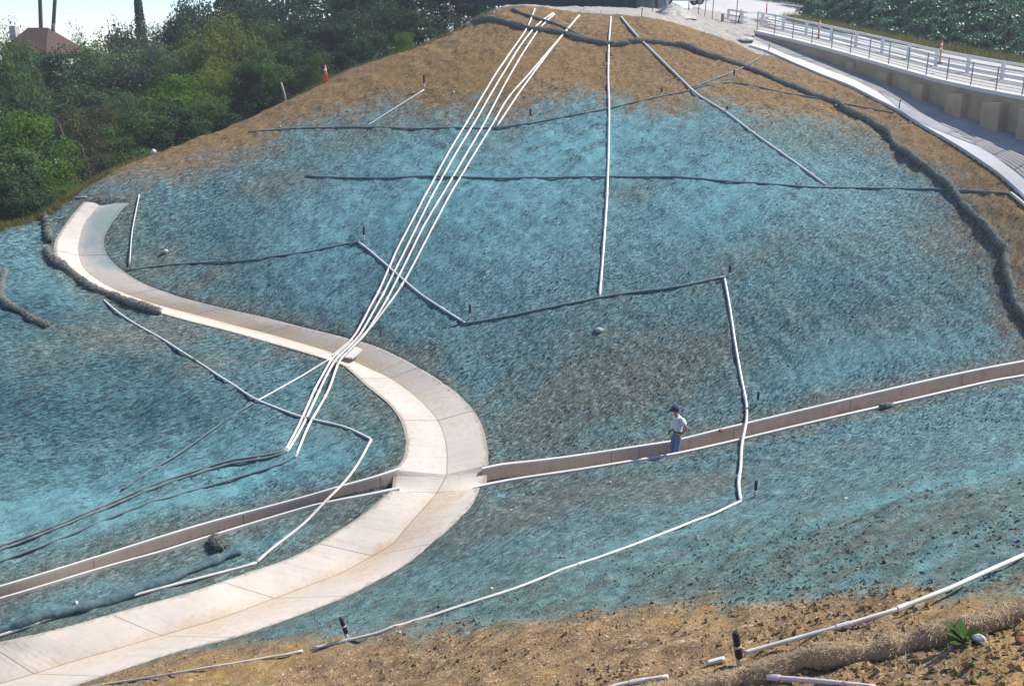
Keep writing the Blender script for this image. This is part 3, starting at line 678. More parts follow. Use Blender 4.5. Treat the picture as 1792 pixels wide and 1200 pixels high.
def leaf_cards(C, Nn, size, rngs, bend=.25, aspect=.7, up=0.0):
    """many small bent leaves: two triangles pairs each, folded on the midrib"""
    n = len(C); Nn = Nn/(np.linalg.norm(Nn, axis=1)[:, None]+1e-9)
    r = rngs.normal(size=(n, 3)); r[:, 2] += up; T = np.cross(Nn, r); T /= np.linalg.norm(T, axis=1)[:, None]+1e-9; Bt = np.cross(Nn, T)
    s = size[:, None]
    a = C - T*s*.5; b = C + T*s*.5; m = s*bend*Nn*.5
    l = C + Bt*s*aspect*.5 + m; q = C - Bt*s*aspect*.5 + m
    V = np.stack([a, l, b, q], 1).reshape(-1, 3); i = np.arange(n)*4
    Fc = np.stack([np.stack([i, i+1, i+2], 1), np.stack([i, i+2, i+3], 1)], 1).reshape(-1, 3)
    return V, Fc
def ivy():
    n = 34000; u = rng.random(n)*39; t = rng.random(n)*.98+.0
    i = np.minimum(u.astype(int), 38); f = (u-i)[:, None]
    b = bS[i]*(1-f)+bS[i+1]*f; tp = tS[i]*(1-f)+tS[i+1]*f; C = b*(1-t[:, None])+tp*t[:, None]
    C[:, 2] += .7*np.sin(np.pi*t) + .35*(vnoise(C[:, 0], C[:, 1]+C[:, 2], 2.0, 20)-.5)
    lump = vnoise(C[:, 0]*1.0+C[:, 2], C[:, 1], .9, 21)
    C += np.array((-.6, -.4, .7))*(lump[:, None]*.8+rng.random((n, 1))*.25-.1)
    Nn = np.array((-.35, -.35, .8))+rng.normal(0, .55, (n, 3))
    V, Fc = leaf_cards(C, Nn, .16+.16*rng.random(n), rng, .3, .85)
    tag(mesh('ivy', V, Fc, LM['ivy']), 'glossy dark green ivy covering the bank beyond the road', None, None, 'stuff')
ivy()
def grass(name, label, path, n, spread, h, mat, seed):
    r = np.random.default_rng(seed); path = np.array(path); i = r.integers(0, len(path)-1, n); f = r.random((n, 1))
    C = path[i]*(1-f)+path[i+1]*f; C[:, 0] += r.normal(0, spread, n); C[:, 1] += r.normal(0, spread, n)
    z = H(C[:, 0], C[:, 1]) if h > 0 else C[:, 2]; h = abs(h)
    an = r.random(n)*6.28; w = .012+.012*r.random(n); hh = h*(.4+.8*r.random(n)); ln = r.normal(0, .35, (n, 2))*hh[:, None]
    a = np.stack([C[:, 0]-w*np.cos(an), C[:, 1]-w*np.sin(an), z-.03], 1); b = np.stack([C[:, 0]+w*np.cos(an), C[:, 1]+w*np.sin(an), z-.03], 1)
    c = np.stack([C[:, 0]+ln[:, 0], C[:, 1]+ln[:, 1], z+hh], 1)
    k = np.arange(n)*3
    tag(mesh(name, np.stack([a, b, c], 1).reshape(-1, 3), np.stack([k, k+1, k+2], 1), mat), label, None, None, 'stuff')
grass('grass', 'yellow green grass growing along the crest under the trees', crestP[6:24]-np.column_stack([crestD*.1, 0*crestD[:, :1]])[6:24], 4000, .30, .30, LM['grass'], 3)
grass('grass', 'thin grass along the upper crest beside the woods', crestP[36:58], 2600, .35, .24, LM['grass'], 4)
grass('grass', 'rough grass strip at the foot of the ivy bank', bS+np.array((-1.0, -.9, .0)), 7000, .5, -.45, LM['grass'], 5)

# ------------------------------------------------------------------ pipes
def drape(px, step=9, lift=0.0, sm=2, sig=.8):
    pts = np.array([hit(a, b) for a, b in linear(px, step)])
    q = pts.copy()
    for _ in range(sm): pts[1:-1] = .25*pts[:-2]+.5*pts[1:-1]+.25*pts[2:]
    h0 = H(pts[:, 0], pts[:, 1]); z = TZ(pts[:, 0], pts[:, 1])-h0; L_ = np.concatenate([[0], np.cumsum(np.linalg.norm(np.diff(pts[:, :2], axis=0), axis=1))])
    wg = np.exp(-.5*((L_[:, None]-L_[None])/sig)**2); wt_ = np.gradient(L_)+1e-6
    mean = (wg*wt_) @ z/(wg @ wt_)
    pts[:, 2] = h0+np.maximum(mean+.012, z*.75+mean*.25 if sig < 4 else mean)+lift
    for _ in range(sm): pts[1:-1, 2] = .25*pts[:-2, 2]+.5*pts[1:-1, 2]+.25*pts[2:, 2]
    return pts
def pipe(px, label, mat, r=.06, coup=(), lift=None, group='irrigation pipes lying on the slope', fit=None, arch=None):
    pts = drape(px, 9, (r*.55) if lift is None else lift, 2, 5.0 if px[0][1] > 1090 else 2.6 if px[0][1] > 860 else 1.0)
    if arch is not None:
        for (cx, cy, rad, dz) in arch:
            c = hit(cx, cy); d = np.linalg.norm(pts[:, :2]-c[:2], axis=1); pts[:, 2] += dz*np.exp(-(d/rad)**2)
    b = pts[len(pts)//2]
    g = thing('irrigation_pipe', b, label, 'pipe', group)
    MB().tube(pts-b, r, 9).build('pipe_run', M[mat], g, True)
    seg = np.concatenate([[0], np.cumsum(np.linalg.norm(np.diff(pts, axis=0), axis=1))])
    for s in (coup or np.arange(6.0, seg[-1]-.4, 6.0)/seg[-1]):
        d = s*seg[-1]; q = [np.array([np.interp(d+e, seg, pts[:, k]) for k in range(3)])-b for e in (-.10, .10)]
        MB().tube(q, r*1.28, 9).build('coupling', M[fit or mat], g)
    return g
AR = [(612,612,2.2,.16)]
pipe([(936,18),(925,50),(895,90),(864,137),(828,198),(787,264),(747,338),(715,400),(695,437),(660,521),(623,594),(603,617),(583,631),(552,681),(522,748),(498,794)], 'leftmost white pipe of the bundle that crosses the curving ditch', 'pvc', .046, arch=AR)
pipe([(968,25),(938,47),(908,84),(868,151),(831,214),(791,281),(757,341),(728,400),(697,463),(667,527),(630,596),(606,621),(588,634),(566,671),(531,744),(502,796)], 'second white pipe from the left in the bundle crossing the ditch', 'pvc', .046, arch=AR)
pipe([(970,28),(941,55),(911,100),(875,164),(841,228),(801,295),(767,352),(739,400),(700,482),(670,544),(637,598),(609,624),(594,636),(576,685),(539,747),(517,803)], 'third white pipe from the left in the bundle crossing the ditch', 'pvc', .046, arch=AR)
pipe([(1014,30),(992,57),(962,90),(908,151),(885,177),(858,224),(821,285),(787,341),(756,400),(710,491),(680,541),(647,584),(616,618),(604,628)], 'fourth white pipe of the bundle, ending at the ditch', 'pvc', .046, arch=AR)
pipe([(1010,33),(982,67),(948,110),(908,164),(868,223)], 'short white pipe right of the bundle, ending at the uppermost dark pipe', 'pvc', .046)
pipe([(501,789),(498,795),(469,801),(402,811),(318,841),(234,873),(144,911),(0,960),(-60,978)], 'upper of two close dark pipes running to the left edge', 'pvcb', .045, fit='pvcb')
pipe([(505,791),(502,797),(469,806),(402,817),(318,848),(234,880),(144,917),(0,966),(-60,984)], 'lower of two close dark pipes running to the left edge', 'pvcb', .045)
pipe([(520,797),(517,803),(502,811),(418,838),(318,875),(214,911),(117,947),(10,982),(-60,1004)], 'single dark pipe below the close pair on the left slope', 'pvcb', .04)
pipe([(1069,32),(1065,84),(1064,141),(1066,187),(1065,268),(1062,350),(1055,450),(1049,523)], 'straight white pipe running down the middle of the far slope', 'pvc', .055)
pipe([(1087,32),(1102,54),(1126,77),(1199,147),(1215,164),(1272,199),(1326,241),(1393,288),(1445,325)], 'pale pipe slanting down right from the hilltop', 'pvcd', .055)
pipe([(535,310),(600,313),(684,315),(747,309),(814,310),(895,313),(1002,311),(1064,311),(1156,311),(1192,312),(1292,320),(1376,326),(1413,329),(1527,331),(1661,334),(1687,335),(1768,341)], 'long dark pipe running level across the middle of the far slope', 'pvcb', .045)
pipe([(1768,341),(1778,348),(1791,360),(1830,398)], 'short white elbow pipe beside the kerb at the right edge', 'pvc', .07)
pipe([(435,233),(500,227),(599,222),(717,226),(854,224),(925,218),(1065,191),(1156,169),(1199,161),(1225,152),(1259,146),(1292,146),(1359,162),(1433,174),(1487,184),(1564,198)], 'uppermost dark pipe across the top of the blue area', 'pvcb', .038)
pipe([(1212,155),(1292,124),(1339,95)], 'short dark pipe slanting up to the kerb near the gravel', 'pvcb', .045)
pipe([(640,221),(690,190),(742,159)], 'short thin pale pipe on the brown soil left of the bundle', 'pvcd', .03)
pipe([(224,474),(285,465),(352,459),(435,457),(536,444),(599,430),(627,425)], 'dark pipe running right from the foot of the white pole', 'pvcb', .036)
pipe([(627,425),(644,437),(677,467),(734,517),(814,567)], 'grey pipe slanting down under the white bundle', 'pvcd', .045)
pipe([(814,567),(868,558),(968,539),(1045,524),(1102,514),(1199,502),(1267,487)], 'dark pipe rising right to the top of the crossing pipe', 'pvcb', .05)
pipe([(1267,487),(1276,537),(1286,604),(1296,661),(1307,715),(1306,748),(1299,773),(1296,797),(1297,820),(1291,847),(1296,879)], 'white pipe bridging the channel right of the standing person', 'pvc', .05, arch=[(1302,760,1.2,.08)])
pipe([(1296,879),(1272,889),(1256,897),(1192,922),(1102,957),(1035,981),(978,1001),(901,1031),(801,1063),(724,1089),(690,1101),(663,1109),(633,1116),(602,1123),(549,1136)], 'long white pipe on the near slope below the crossing pipe', 'pvc', .036)
pipe([(530,1141),(502,1148),(475,1152),(418,1162),(355,1172),(268,1187),(184,1200),(90,1217)], 'white pipe on the brown soil at the bottom edge beside the wide ditch', 'pvc', .028, lift=.02)
pipe([(182,527),(208,551),(241,574),(285,598),(335,631),(385,665),(445,702),(522,730),(599,748),(648,771)], 'grey pipe slanting across the left slope under the bundle', 'pvcd', .042, fit='pvcb')
pipe([(650,772),(638,795),(620,826),(599,855),(572,880),(532,919),(469,967),(449,986)], 'white pipe bridging the left channel', 'pvc', .045, arch=[(590,865,1.0,.08)])
pipe([(449,986),(432,991),(335,1016),(234,1043),(134,1069),(67,1091),(0,1114),(-60,1130)], 'white pipe lying just above the lower end of the wide ditch', 'pvc', .04)
pipe([(447,705),(519,665),(581,628)], 'thin grey pipe from the slanting pipe up to the ditch crossing', 'pvcd', .035)
pipe([(443,707),(378,748),(308,800),(214,864)], 'faint thin pipe half sunk in the blue left slope', 'pvcb', .03, lift=.03)
pipe([(244,345),(231,410),(227,466)], 'short white pipe right of the upper end of the ditch', 'pvcd', .028, lift=.06)
pipe([(1235,1170),(1268,1161)], 'stub of white pipe left of the front black riser', 'pvc', .030, coup=(.5,), lift=.05)
pipe([(1300,1154),(1406,1125),(1477,1106),(1560,1081),(1661,1041),(1748,1001),(1791,982),(1880,940)], 'nearest white pipe, beside the straw roll at the lower right', 'pvc', .034, coup=(.215,.345,.79), lift=.085)
pipe([(1326,1190),(1433,1199),(1530,1210)], 'pinkish pipe below the straw roll at the bottom edge', 'pvcp', .034, lift=.04, coup=(.15,))
pipe([(1060,1206),(1082,1200),(1136,1190),(1169,1185)], 'short pinkish white pipe at the bottom edge', 'pvc', .030, lift=.03, coup=(.5,))
pipe([(82,362),(110,347),(152,346)], 'thin pale pipe at the crest beside the upper end of the ditch', 'pvcd', .03)

# board under the bundle where it crosses the ditch
def slab(px, dz, t, name, label, cat, mat):
    q = [hit(a, b, -dz) for a, b in px]; b = sum(q)/len(q); n = len(q)
    V = [p-b for p in q]+[p-b-np.array((0, 0, t)) for p in q]
    o = mesh(name, V, [tuple(range(n)), tuple(range(2*n-1, n-1, -1))]+[(i, n+i, n+(i+1) % n, (i+1) % n) for i in range(n)], M[mat]); o.location = b
    return tag(o, label, cat)
slab([(580,621),(607,599),(634,611),(617,626)], .10, .06, 'board', 'pale board laid over the ditch under the pipe bundle', 'board', 'cope')

# ------------------------------------------------------------------ straw wattles
ROLLS = []
M['dustfib'] = simple('dusty_fibres', (.10, .12, .11), (.34, .35, .31), 20, .9, 0, obj=False)
def wattle(px, label, mat, r, seed, lift=.5, parts=True, sm=3):
    rr_ = np.random.default_rng(seed); pts = drape(px, 5, r*lift, sm, .35); b = pts[len(pts)//2]
    n = len(pts); s = np.concatenate([[0], np.cumsum(np.linalg.norm(np.diff(pts, axis=0), axis=1))])
    lump = 1+.36*(vnoise(s*1.0, s*0, .28, seed)-.5)*2+.12*(vnoise(s, s*0, .9, seed+1)-.5)*2
    pts = pts+np.stack([(vnoise(s, s*0, .8, seed+k)-.5)*r*.7 for k in (5, 6, 7)], 1)
    e = np.minimum(1, np.minimum(s, s[-1]-s)/(r*1.2)+.25)
    mb = MB().tube(pts-b, list(r*lump*e), 12)
    V = np.array(mb.V); V += rr_.normal(0, r*.05, V.shape)
    g = thing('straw_wattle', b, label, 'straw wattle', 'straw wattles staked on the slope')
    mesh('straw_roll', V, mb.F, M[mat], g, True)
    if mat == 'strawb' and r > .11: ROLLS.append((g, pts-b, r*lump*e))
    return g, pts-b, r*lump*e
wattle([(811,36),(868,39),(918,51),(978,60),(1018,71),(1065,81),(1102,79)], 'dark straw roll crossing under the pipes at the hilltop', 'strawb', .14, 1)
wattle([(895,18),(940,36),(988,52),(1045,76)], 'thin dark straw roll uphill of the roll crossing the bundle', 'strawb', .07, 2)
wattle([(1098,78),(1129,72),(1165,78),(1199,84),(1236,99),(1292,114)], 'dark straw roll near the top right of the crest', 'strawb', .15, 3)
wattle([(1286,112),(1333,129),(1379,151),(1420,167),(1467,182)], 'dark straw roll between the crest and the kerb', 'strawb', .125, 4)
wattle([(1462,180),(1480,194),(1505,206),(1527,214),(1533,224),(1557,238)], 'kinked dark straw roll halfway along the kerb', 'strawb', .13, 5)
wattle([(1552,236),(1574,264),(1610,288),(1657,321),(1672,340)], 'dark straw roll above the level pipe end', 'strawb', .135, 6)
wattle([(1656,320),(1674,348),(1694,370),(1721,398),(1734,412),(1757,440)], 'dark straw roll crossing over the level dark pipe', 'strawb', .145, 7)
wattle([(1756,432),(1761,455),(1761,477),(1768,505),(1773,530),(1793,556),(1840,606)], 'dark straw roll leaving the right edge', 'strawb', .15, 8)
wattle([(75,378),(89,392),(86,405),(82,414),(92,427)], 'short bent straw roll at the crest left of the ditch', 'strawb', .14, 9)
wattle([(80,435),(84,448),(92,456),(117,473),(151,500)], 'dark straw roll hugging the outer edge of the ditch bend', 'strawb', .15, 10)
wattle([(148,498),(172,510),(194,518),(234,536),(281,552)], 'dark straw roll along the ditch edge right of the bend', 'strawb', .15, 11)
wattle([(12,472),(9,484),(2,497),(3,515),(3,531),(23,542),(60,566),(89,574)], 'straw roll coiling down the blue slope at the left edge', 'strawb', .12, 12)
wattle([(425,963),(352,995),(268,1026),(167,1061),(67,1087),(-40,1118)], 'long blue sprayed straw roll above the white pipe', 'wattleblue', .13, 13, lift=.35)
wattle([(375,943),(381,953),(389,965)], 'short upright end of straw roll below the left channel', 'strawb', .13, 14)
g, cp, cr = wattle([(1120,1235),(1180,1218),(1236,1205),(1326,1187),(1426,1168),(1527,1150),(1627,1124),(1728,1094),(1791,1075),(1900,1040)], 'thick tan straw roll at the lower right beside the weed', 'straw', .15, 15, lift=.5)
def fibres(g, cp, cr, n, mat='strawfib', ln=1.0, wd=.0022):
    i = rng.integers(1, len(cp)-1, n); t = cp[np.minimum(i+1, len(cp)-1)]-cp[i-1]; t /= np.linalg.norm(t, axis=1)[:, None]
    d = rng.normal(size=(n, 3)); d[:, 2] = np.abs(d[:, 2])*.8+.05*d[:, 2]; d -= t*(d*t).sum(1)[:, None]; d /= np.linalg.norm(d, axis=1)[:, None]
    c = cp[i]+t*(rng.random((n, 1))-.5)*.12+d*(np.array(cr)[i]*(.98+.06*rng.random(n)))[:, None]
    dr = t*rng.normal(0, .6, (n, 1))+np.cross(t, d)*rng.normal(0, .7, (n, 1))+d*rng.random((n, 1))*.5
    dr *= ln*(.03+.05*rng.random((n, 1)))/np.linalg.norm(dr, axis=1)[:, None]
    w = np.cross(dr, d); w *= wd/(np.linalg.norm(w, axis=1)[:, None]+1e-9)
    V = np.stack([c-dr-w, c-dr+w, c+dr+w, c+dr-w], 1).reshape(-1, 3); k = np.arange(n)*4
    o = mesh('loose_straw', V, np.stack([k, k+1, k+2, k+3], 1), M[mat], g)
    o['kind'] = 'stuff'
fibres(g, cp, cr, 9000)
for q in ROLLS: fibres(*q, 1600, 'dustfib', 1.5, .006)

# ------------------------------------------------------------------ sprinkler risers and stakes
def riser(px, py, h, label, lean=(-.12, .0), r=.035, group='sprinkler risers standing on the slope', detail=True):
    b = ghit(px, py); g = thing('sprinkler_riser', b, label, 'sprinkler', group)
    l = np.array((lean[0]*h, lean[1]*h, h)); p = lambda t: l*t
    if detail:
        MB().tube([p(.0)+(.0, 0, -.05), p(.30)], r*.62, 10).build('nipple', M['grey'], g, True)
        MB().tube([p(.26), p(.30), p(.56), p(.60)], [r*.9, r*1.25, r*1.25, r], 12).build('valve_body', M['black'], g, True)
        MB().tube([p(.57), p(.62)], r*1.32, 12).build('collar', M['grey'], g, True)
        MB().tube([p(.60), p(.64), p(.94), p(1.0)], [r*1.0, r*1.12, r*1.12, r*.85], 12).build('spray_head', M['black'], g, True)
        MB().tube([np.array((-.045, 0, -.05)), p(.34)+(-.035, -.01, 0)], .006, 6).build('stake', M['rust'], g)
    else:
        MB().tube([p(-.1), p(.45)], r*.6, 8).build('nipple', M['grey'], g, True)
        MB().tube([p(.40), p(.46), p(.94), p(1.0)], [r*.8, r, r, r*.7], 8).build('spray_head', M['black'], g, True)
    return g
riser(1297,1157,.56,'black sprinkler riser with grey collar leaning left in front of the tan straw roll', (-.2, .02), .045)
riser(610,1119,.55,'black sprinkler riser at the lower left beside the wide ditch', (-.28, .02), .042)
for (x, y, h, lb) in ((1321,869,.5,'small black riser right of the lower end of the crossing pipe'),(1325,713,.5,'black riser just above the channel right of the crossing pipe'),
    (822,558,.6,'black riser at the lowest corner of the middle pipe'),(637,421,.6,'black riser at the corner left of the pipe bundle'),(1276,487,.5,'dark riser at the top of the crossing pipe'),(928,213,.6,'small dark riser right of the bundle on the uppermost pipe'),
    (1157,168,.4,'small grey riser on the uppermost pipe below the crest'),(1284,140,.5,'dark riser between the uppermost pipe and the crest'),(1272,197,.3,'stubby riser on the pale slanting pipe'),(742,158,.7,'thin dark riser at the top of the short thin pipe')):
    riser(x, y, h, lb, (.02, 0), .045, detail=False)
def stake(px, py, h, label, mat, top=None, r=.03):
    b = ghit(px, py); g = thing('survey_stake', b, label, 'stake')
    MB().box((0, 0, h/2-.05), (r*1.6, r, h+.1), Matrix.Rotation(.05, 3, 'Y')).build('stake_shaft', M[mat], g)
    if top: MB().box((.02, 0, h-.06), (r*2.2, r*1.4, .12)).build('stake_ribbon', M[top], g)
stake(1573,194,.55,'thin dark stake at the kerb edge','dark')
stake(1345,92,.45,'short stake with red ribbon at the start of the kerb','dark','orange')
stake(1123,31,.5,'dark stake standing on the gravel above the slope','dark')
stake(1142,22,.9,'thin grey stake in front of the dark screen fence','steel')

# ------------------------------------------------------------------ stones, rubbish, ball, cone, weed
def rock(px, py, r, label, mat='stone', sq=(1, .8, .6), name='rock', cat='rock', seed=0, group=None):
    b = ghit(px, py); mb = MB().sphere((0, 0, 0), 1.0, 9, 6); V = np.array(mb.V); q = np.random.default_rng(seed+int(px))
    V *= 1+.18*np.sin(V[:, [0]]*3+q.random()*6)*np.cos(V[:, [1]]*4+q.random()*6); V *= np.array(sq)*r
    o = mesh(name, V, mb.F, M[mat], None, False); o.location = b+np.array((0, 0, r*sq[2]*.6)); o.rotation_euler[2] = q.random()*3
    return tag(o, label, cat, group)
rock(1048,582,.16,'pale flat rock alone on the middle of the blue slope')
rock(1552,712,.22,'dark lump of soil against the near lip of the right channel','strawb',(1.3, .7, .5))
rock(1714,1128,.085,'pale stone beside the weed','pale_stone',(1.2, .8, .65))
rock(1262,755,.10,'brown stone on the far lip right of the person','rust')
rock(1668,1117,.06,'brown stone left of the weed','stone')
rock(1664,1137,.05,'small brown stone in front of the straw roll','stone')
rock(1790,1125,.09,'dark clod at the right edge below the straw roll','rust')
rock(290,445,.15,'pale stone right of the ditch bend','stone')
rock(1218,947,.06,'small upright pale stone on the near slope','pale_stone',(.7, .6, 1.1))
rock(134,1060,.09,'white stone above the pipe at the lower left','pale_stone',(.7, .6, 1.0))
for i, (x, y) in enumerate(((1463,187),(1437,188),(1052,120),(1185,137),(1244,90),(864,24),(794,164),(490,222),(1640,210),(1592,215),(700,1110),(860,1030),(1068,845),(1480,870),(960,905),(895,890))):
    rock(x, y, .07 if y < 400 else .05, 'small pale scrap lying on the soil', 'pale_stone', (1.1, .8, .5), 'rubbish', 'litter', i, 'pale scraps scattered on the slopes')
o = MB().sphere((0, 0, 0), .13, 16, 10).build('ball', M['pale_stone'], None, True); o.location = ghit(268, 259)+np.array((0, 0, .15)); tag(o, 'small white ball on the brown soil at the edge of the woods', 'ball')
def cone(pt, label, h=.71):
    g = thing('traffic_cone', pt, label, 'traffic cone')
    MB().tube([(0, 0, .03), (0, 0, h)], [.14, .03], 14).build('cone_body', M['orange'], g, True)
    MB().box((0, 0, .015), (.36, .36, .03)).build('base', M['orange'], g)
    MB().tube([(0, 0, h*.62), (0, 0, h*.78)], [.078, .056], 14).build('band', M['white'], g, True)
cone(ghit(570, 134), 'orange cone at the upper edge of the woods', .8)
def weed(px, py, s, label):
    b = ghit(px, py); g = thing('weed_plant', b, label, 'plant'); V = []; Fc = []
    for k in range(22):
        an = k*2.4+random.random(); el = .35+.9*random.random(); L_ = s*(.6+.6*random.random()); w = L_*.12
        d = Vector((math.cos(an)*math.cos(el), math.sin(an)*math.cos(el), math.sin(el))); sd = Vector((-math.sin(an), math.cos(an), 0))
        pr = []
        for j, t in enumerate((0, .3, .65, 1)):
            c = d*L_*t+Vector((0, 0, -.25*L_*t*t)); ww = w*(.4, 1, .8, .05)[j]; pr += [c-sd*ww, c+Vector((0, 0, -.02*ww)), c+sd*ww]
        n = len(V); V += pr
        for j in range(3):
            for e in (0, 1): Fc.append((n+j*3+e, n+j*3+e+1, n+j*3+e+4, n+j*3+e+3))
    mesh('leaves', V, Fc, LM['weed'], g, True)
    MB().tube([(0, 0, -.03), (0, 0, s*.35)], [.012, .006], 6).build('stem', LM['weed'], g)
weed(1690, 1128, .36, 'green leafy weed growing by the tan straw roll')
for i, (x, y, s, l) in enumerate(((1700,1170,.06,'tiny green sprout below the big weed'),(1715,1180,.06,'tiny sprout at the bottom right corner'),(1320,1185,.05,'tiny sprout under the straw roll'))): weed(x, y, s, l)

# ------------------------------------------------------------------ far right: delineators, chain link fence, gravel pile, screen fence, car
def bar(px, py, Y, h, label, lean=0, w=.10):
    b = P(px, py, Y); g = thing('delineator_post', b, label, 'road post', 'orange posts beside the road')
    MB().tube([(0, 0, .04), (lean*h, 0, h)], [w*.5, w*.42], 10).build('post_body', M['orange'], g, True)
    for t in (.62, .80): MB().tube([(lean*h*t, 0, h*t), (lean*h*(t+.09), 0, h*(t+.09))], w*.52, 10).build('band', M['white'], g, True)
    MB().tube([(0, 0, 0), (0, 0, .06)], [w*1.5, w*1.2], 10).build('base', M['black'], g)
bar(1205, 24, 74, .95, 'orange post beside the gravel pile')
bar(1291, 44, 70, 1.0, 'orange post leaning against the end of the white fence', .18)
bar(1299, 45, 70, .95, 'upright orange post beside the leaning one at the fence end')
bar(1432, 68, 60.5, 1.0, 'orange striped post behind the railing, nearest the wall start')
bar(1644, 112, 54.5, 1.15, 'red striped post by the road on the right')
bar(1341, 26, 84, .9, 'orange post out on the shaded road')
def chain():
    pts = [P(1222,26,72), P(1233,33,71), P(1246,36,70), P(1287,44,68.5)]
    g = thing('chain_link_fence', pts[0], 'open temporary chain link fence panels beside the gravel', 'fence'); b = np.array(g.location)
    for p in pts: MB().tube([p-b, p-b+np.array((.06, 0, 2.0))], .032, 8).build('post', M['steel'], g)
    for a, c in zip(pts[:-1], pts[1:]):
        mb = MB(); a0, c0 = a-b, c-b
        for z in (.08, 1.95): mb.tube([a0+(0, 0, z), c0+(0, 0, z)], .02, 6)
        L_ = np.linalg.norm(c0-a0); n = int(L_/.12)
        for k in range(-16, n):
            for sg in (1, -1):
                t0, t1 = (k, k+16) if sg == 1 else (k+16, k)
                q0, q1 = a0+(c0-a0)*t0/n+np.array((0, 0, .08)), a0+(c0-a0)*t1/n+np.array((0, 0, 1.95))
                if 0 <= min(t0, t1) and max(t0, t1) <= n: mb.tube([q0, q1], .004, 3, False)
        mb.build('wire_panel', M['steel'], g)
chain()
MB().box((0,0,.2), (.16,.16,.5)).build('timber_post', M['straw']).location = P(1264, 37, 69); tag(bpy.data.objects['timber_post'], 'short wooden post standing left of the white fence', 'post')
def pile():
    b = P(1176, 31, 67); n, m = 30, 14; V = []; Fc = []
    for j in range(m+1):
        t = j/m
        for i in range(n):
            a = 2*math.pi*i/n; rr2 = 1.45*(1-t)*(1+.18*math.sin(3*a+1)+.1*math.sin(5*a)); V.append((rr2*math.cos(a), rr2*math.sin(a)*1.1, .98*(1-(1-t)**1.35)-.1))
    V = np.array(V); V += rng.normal(0, .025, V.shape)
    for j in range(m):
        for i in range(n): Fc.append((j*n+i, j*n+(i+1) % n, (j+1)*n+(i+1) % n, (j+1)*n+i))
    o = mesh('gravel_pile', V, Fc, M['shoulder'], None, False); o.location = b; tag(o, 'heap of grey gravel on the pad by the screen fence', 'gravel pile')
pile()
rock(1305, 72, .55, 'pale lump of concrete spill at the start of the apron', 'pale_stone', (1.6, .9, .25), 'concrete_spill', 'concrete')
def screenfence():
    pts = [P(800,-4,75), P(840,4,72), P(900,7,72.5), P(980,13,72), P(1060,20,71.5), P(1113,21.5,71.5), P(1150,18,73), P(1166,13,75)]
    g = thing('screen_fence', pts[3], 'tall dark green screened fence across the hilltop', 'fence'); b = np.array(g.location)
    for a, c in zip(pts[:-1], pts[1:]):
        a0, c0 = a-b, c-b; n = 9
        rows = [np.array([a0+(c0-a0)*k/n+np.array((0, .05*math.sin(k*2.1+z), z)) for k in range(n+1)]) for z in np.linspace(-.2, 3.4, 5)]
        strip(rows, 'screen_panel', M['screen'], g, True)
        MB().tube([a0+(0, -.06, -.2), a0+(0, -.06, 3.5)], .035, 8).build('post', M['dark'], g)
    MB().box(pts[-1]-b+np.array((.05, 0, 1.7)), (.16, .16, 3.8)).build('end_post', M['white'], g)
screenfence()
def car():
    b = P(1192, 8, 88); b[2] -= .05; g = thing('parked_car', b, 'white car parked beyond the gravel pile, mostly cut off by the frame', 'car', rz=R(8))
    prof = [(-2.2,.35),(-2.25,.75),(-2.1,.95),(-1.2,1.0),(-.6,1.42),(.7,1.45),(1.35,1.02),(2.1,.92),(2.25,.6),(2.2,.32)]
    V = [(x, y, z) for y in (-.82, .82) for x, z in prof]; n = len(prof)
    mesh('body', V, [tuple(range(n)), tuple(range(2*n-1, n-1, -1))]+[(i, (i+1) % n, n+(i+1) % n, n+i) for i in range(n)], M['carpaint'], g)
    for x in (-1.35, 1.35):
        for y in (-.78, .78):
            wl = MB().tube([(x, y-.11, .32), (x, y+.11, .32)], .32, 18).build('wheel', M['tyre'], g)
            MB().tube([(x, y-.12, .32), (x, y+.12, .32)], .19, 12).build('rim', M['steel'], wl)
    for y in (-.825, .825): mesh('window', [(-.95,y,1.03),(1.1,y,1.03),(.62,y,1.37),(-.55,y,1.36)], [(0,1,2,3)], M['glass'], g)
    for y in (-.6, .6): MB().box((-2.24, y, .68), (.06, .3, .14)).build('headlight', M['glass'], g)
car()

# ------------------------------------------------------------------ house beyond the trees
def house():
    b = P(78, 92, 95); g = thing('tiled_house', b, 'house with a red brown tiled hip roof beyond the trees', 'house', rz=R(-12))
    w, d, h = 4.9, 6.4, 3.0
    MB().box((0, 0, -h/2-.02), (w-.6, d-.6, h)).build('wall', M['stucco'], g)
    rf = mesh('roof', [(-w/2,-d/2,0),(w/2,-d/2,0),(w/2,d/2,0),(-w/2,d/2,0),(-w*.28,0,2.15),(w*.14,0,2.15),(-w/2,-d/2,-.18),(w/2,-d/2,-.18),(w/2,d/2,-.18),(-w/2,d/2,-.18)],
         [(0,1,5,4),(1,2,5),(2,3,4,5),(3,0,4),(6,7,1,0),(7,8,2,1),(8,9,3,2),(9,6,0,3)], M['roof'], g)
    MB().box((-2.5, -.4, 1.2), (.6, .6, 2.2)).build('chimney', M['stucco'], rf)
    MB().tube([(1.0,.4,1.6),(1.0,.4,2.5)], .09, 8).build('vent_pipe', M['steel'], rf)
    for x in (-1.6, 1.4):
        fr = MB().box((x, -d/2+.28, -1.3), (1.3, .1, 1.3)).build('window', M['white'], g); MB().box((x, -d/2+.22, -1.3), (1.05, .04, 1.05)).build('pane', M['glass'], fr)
house()

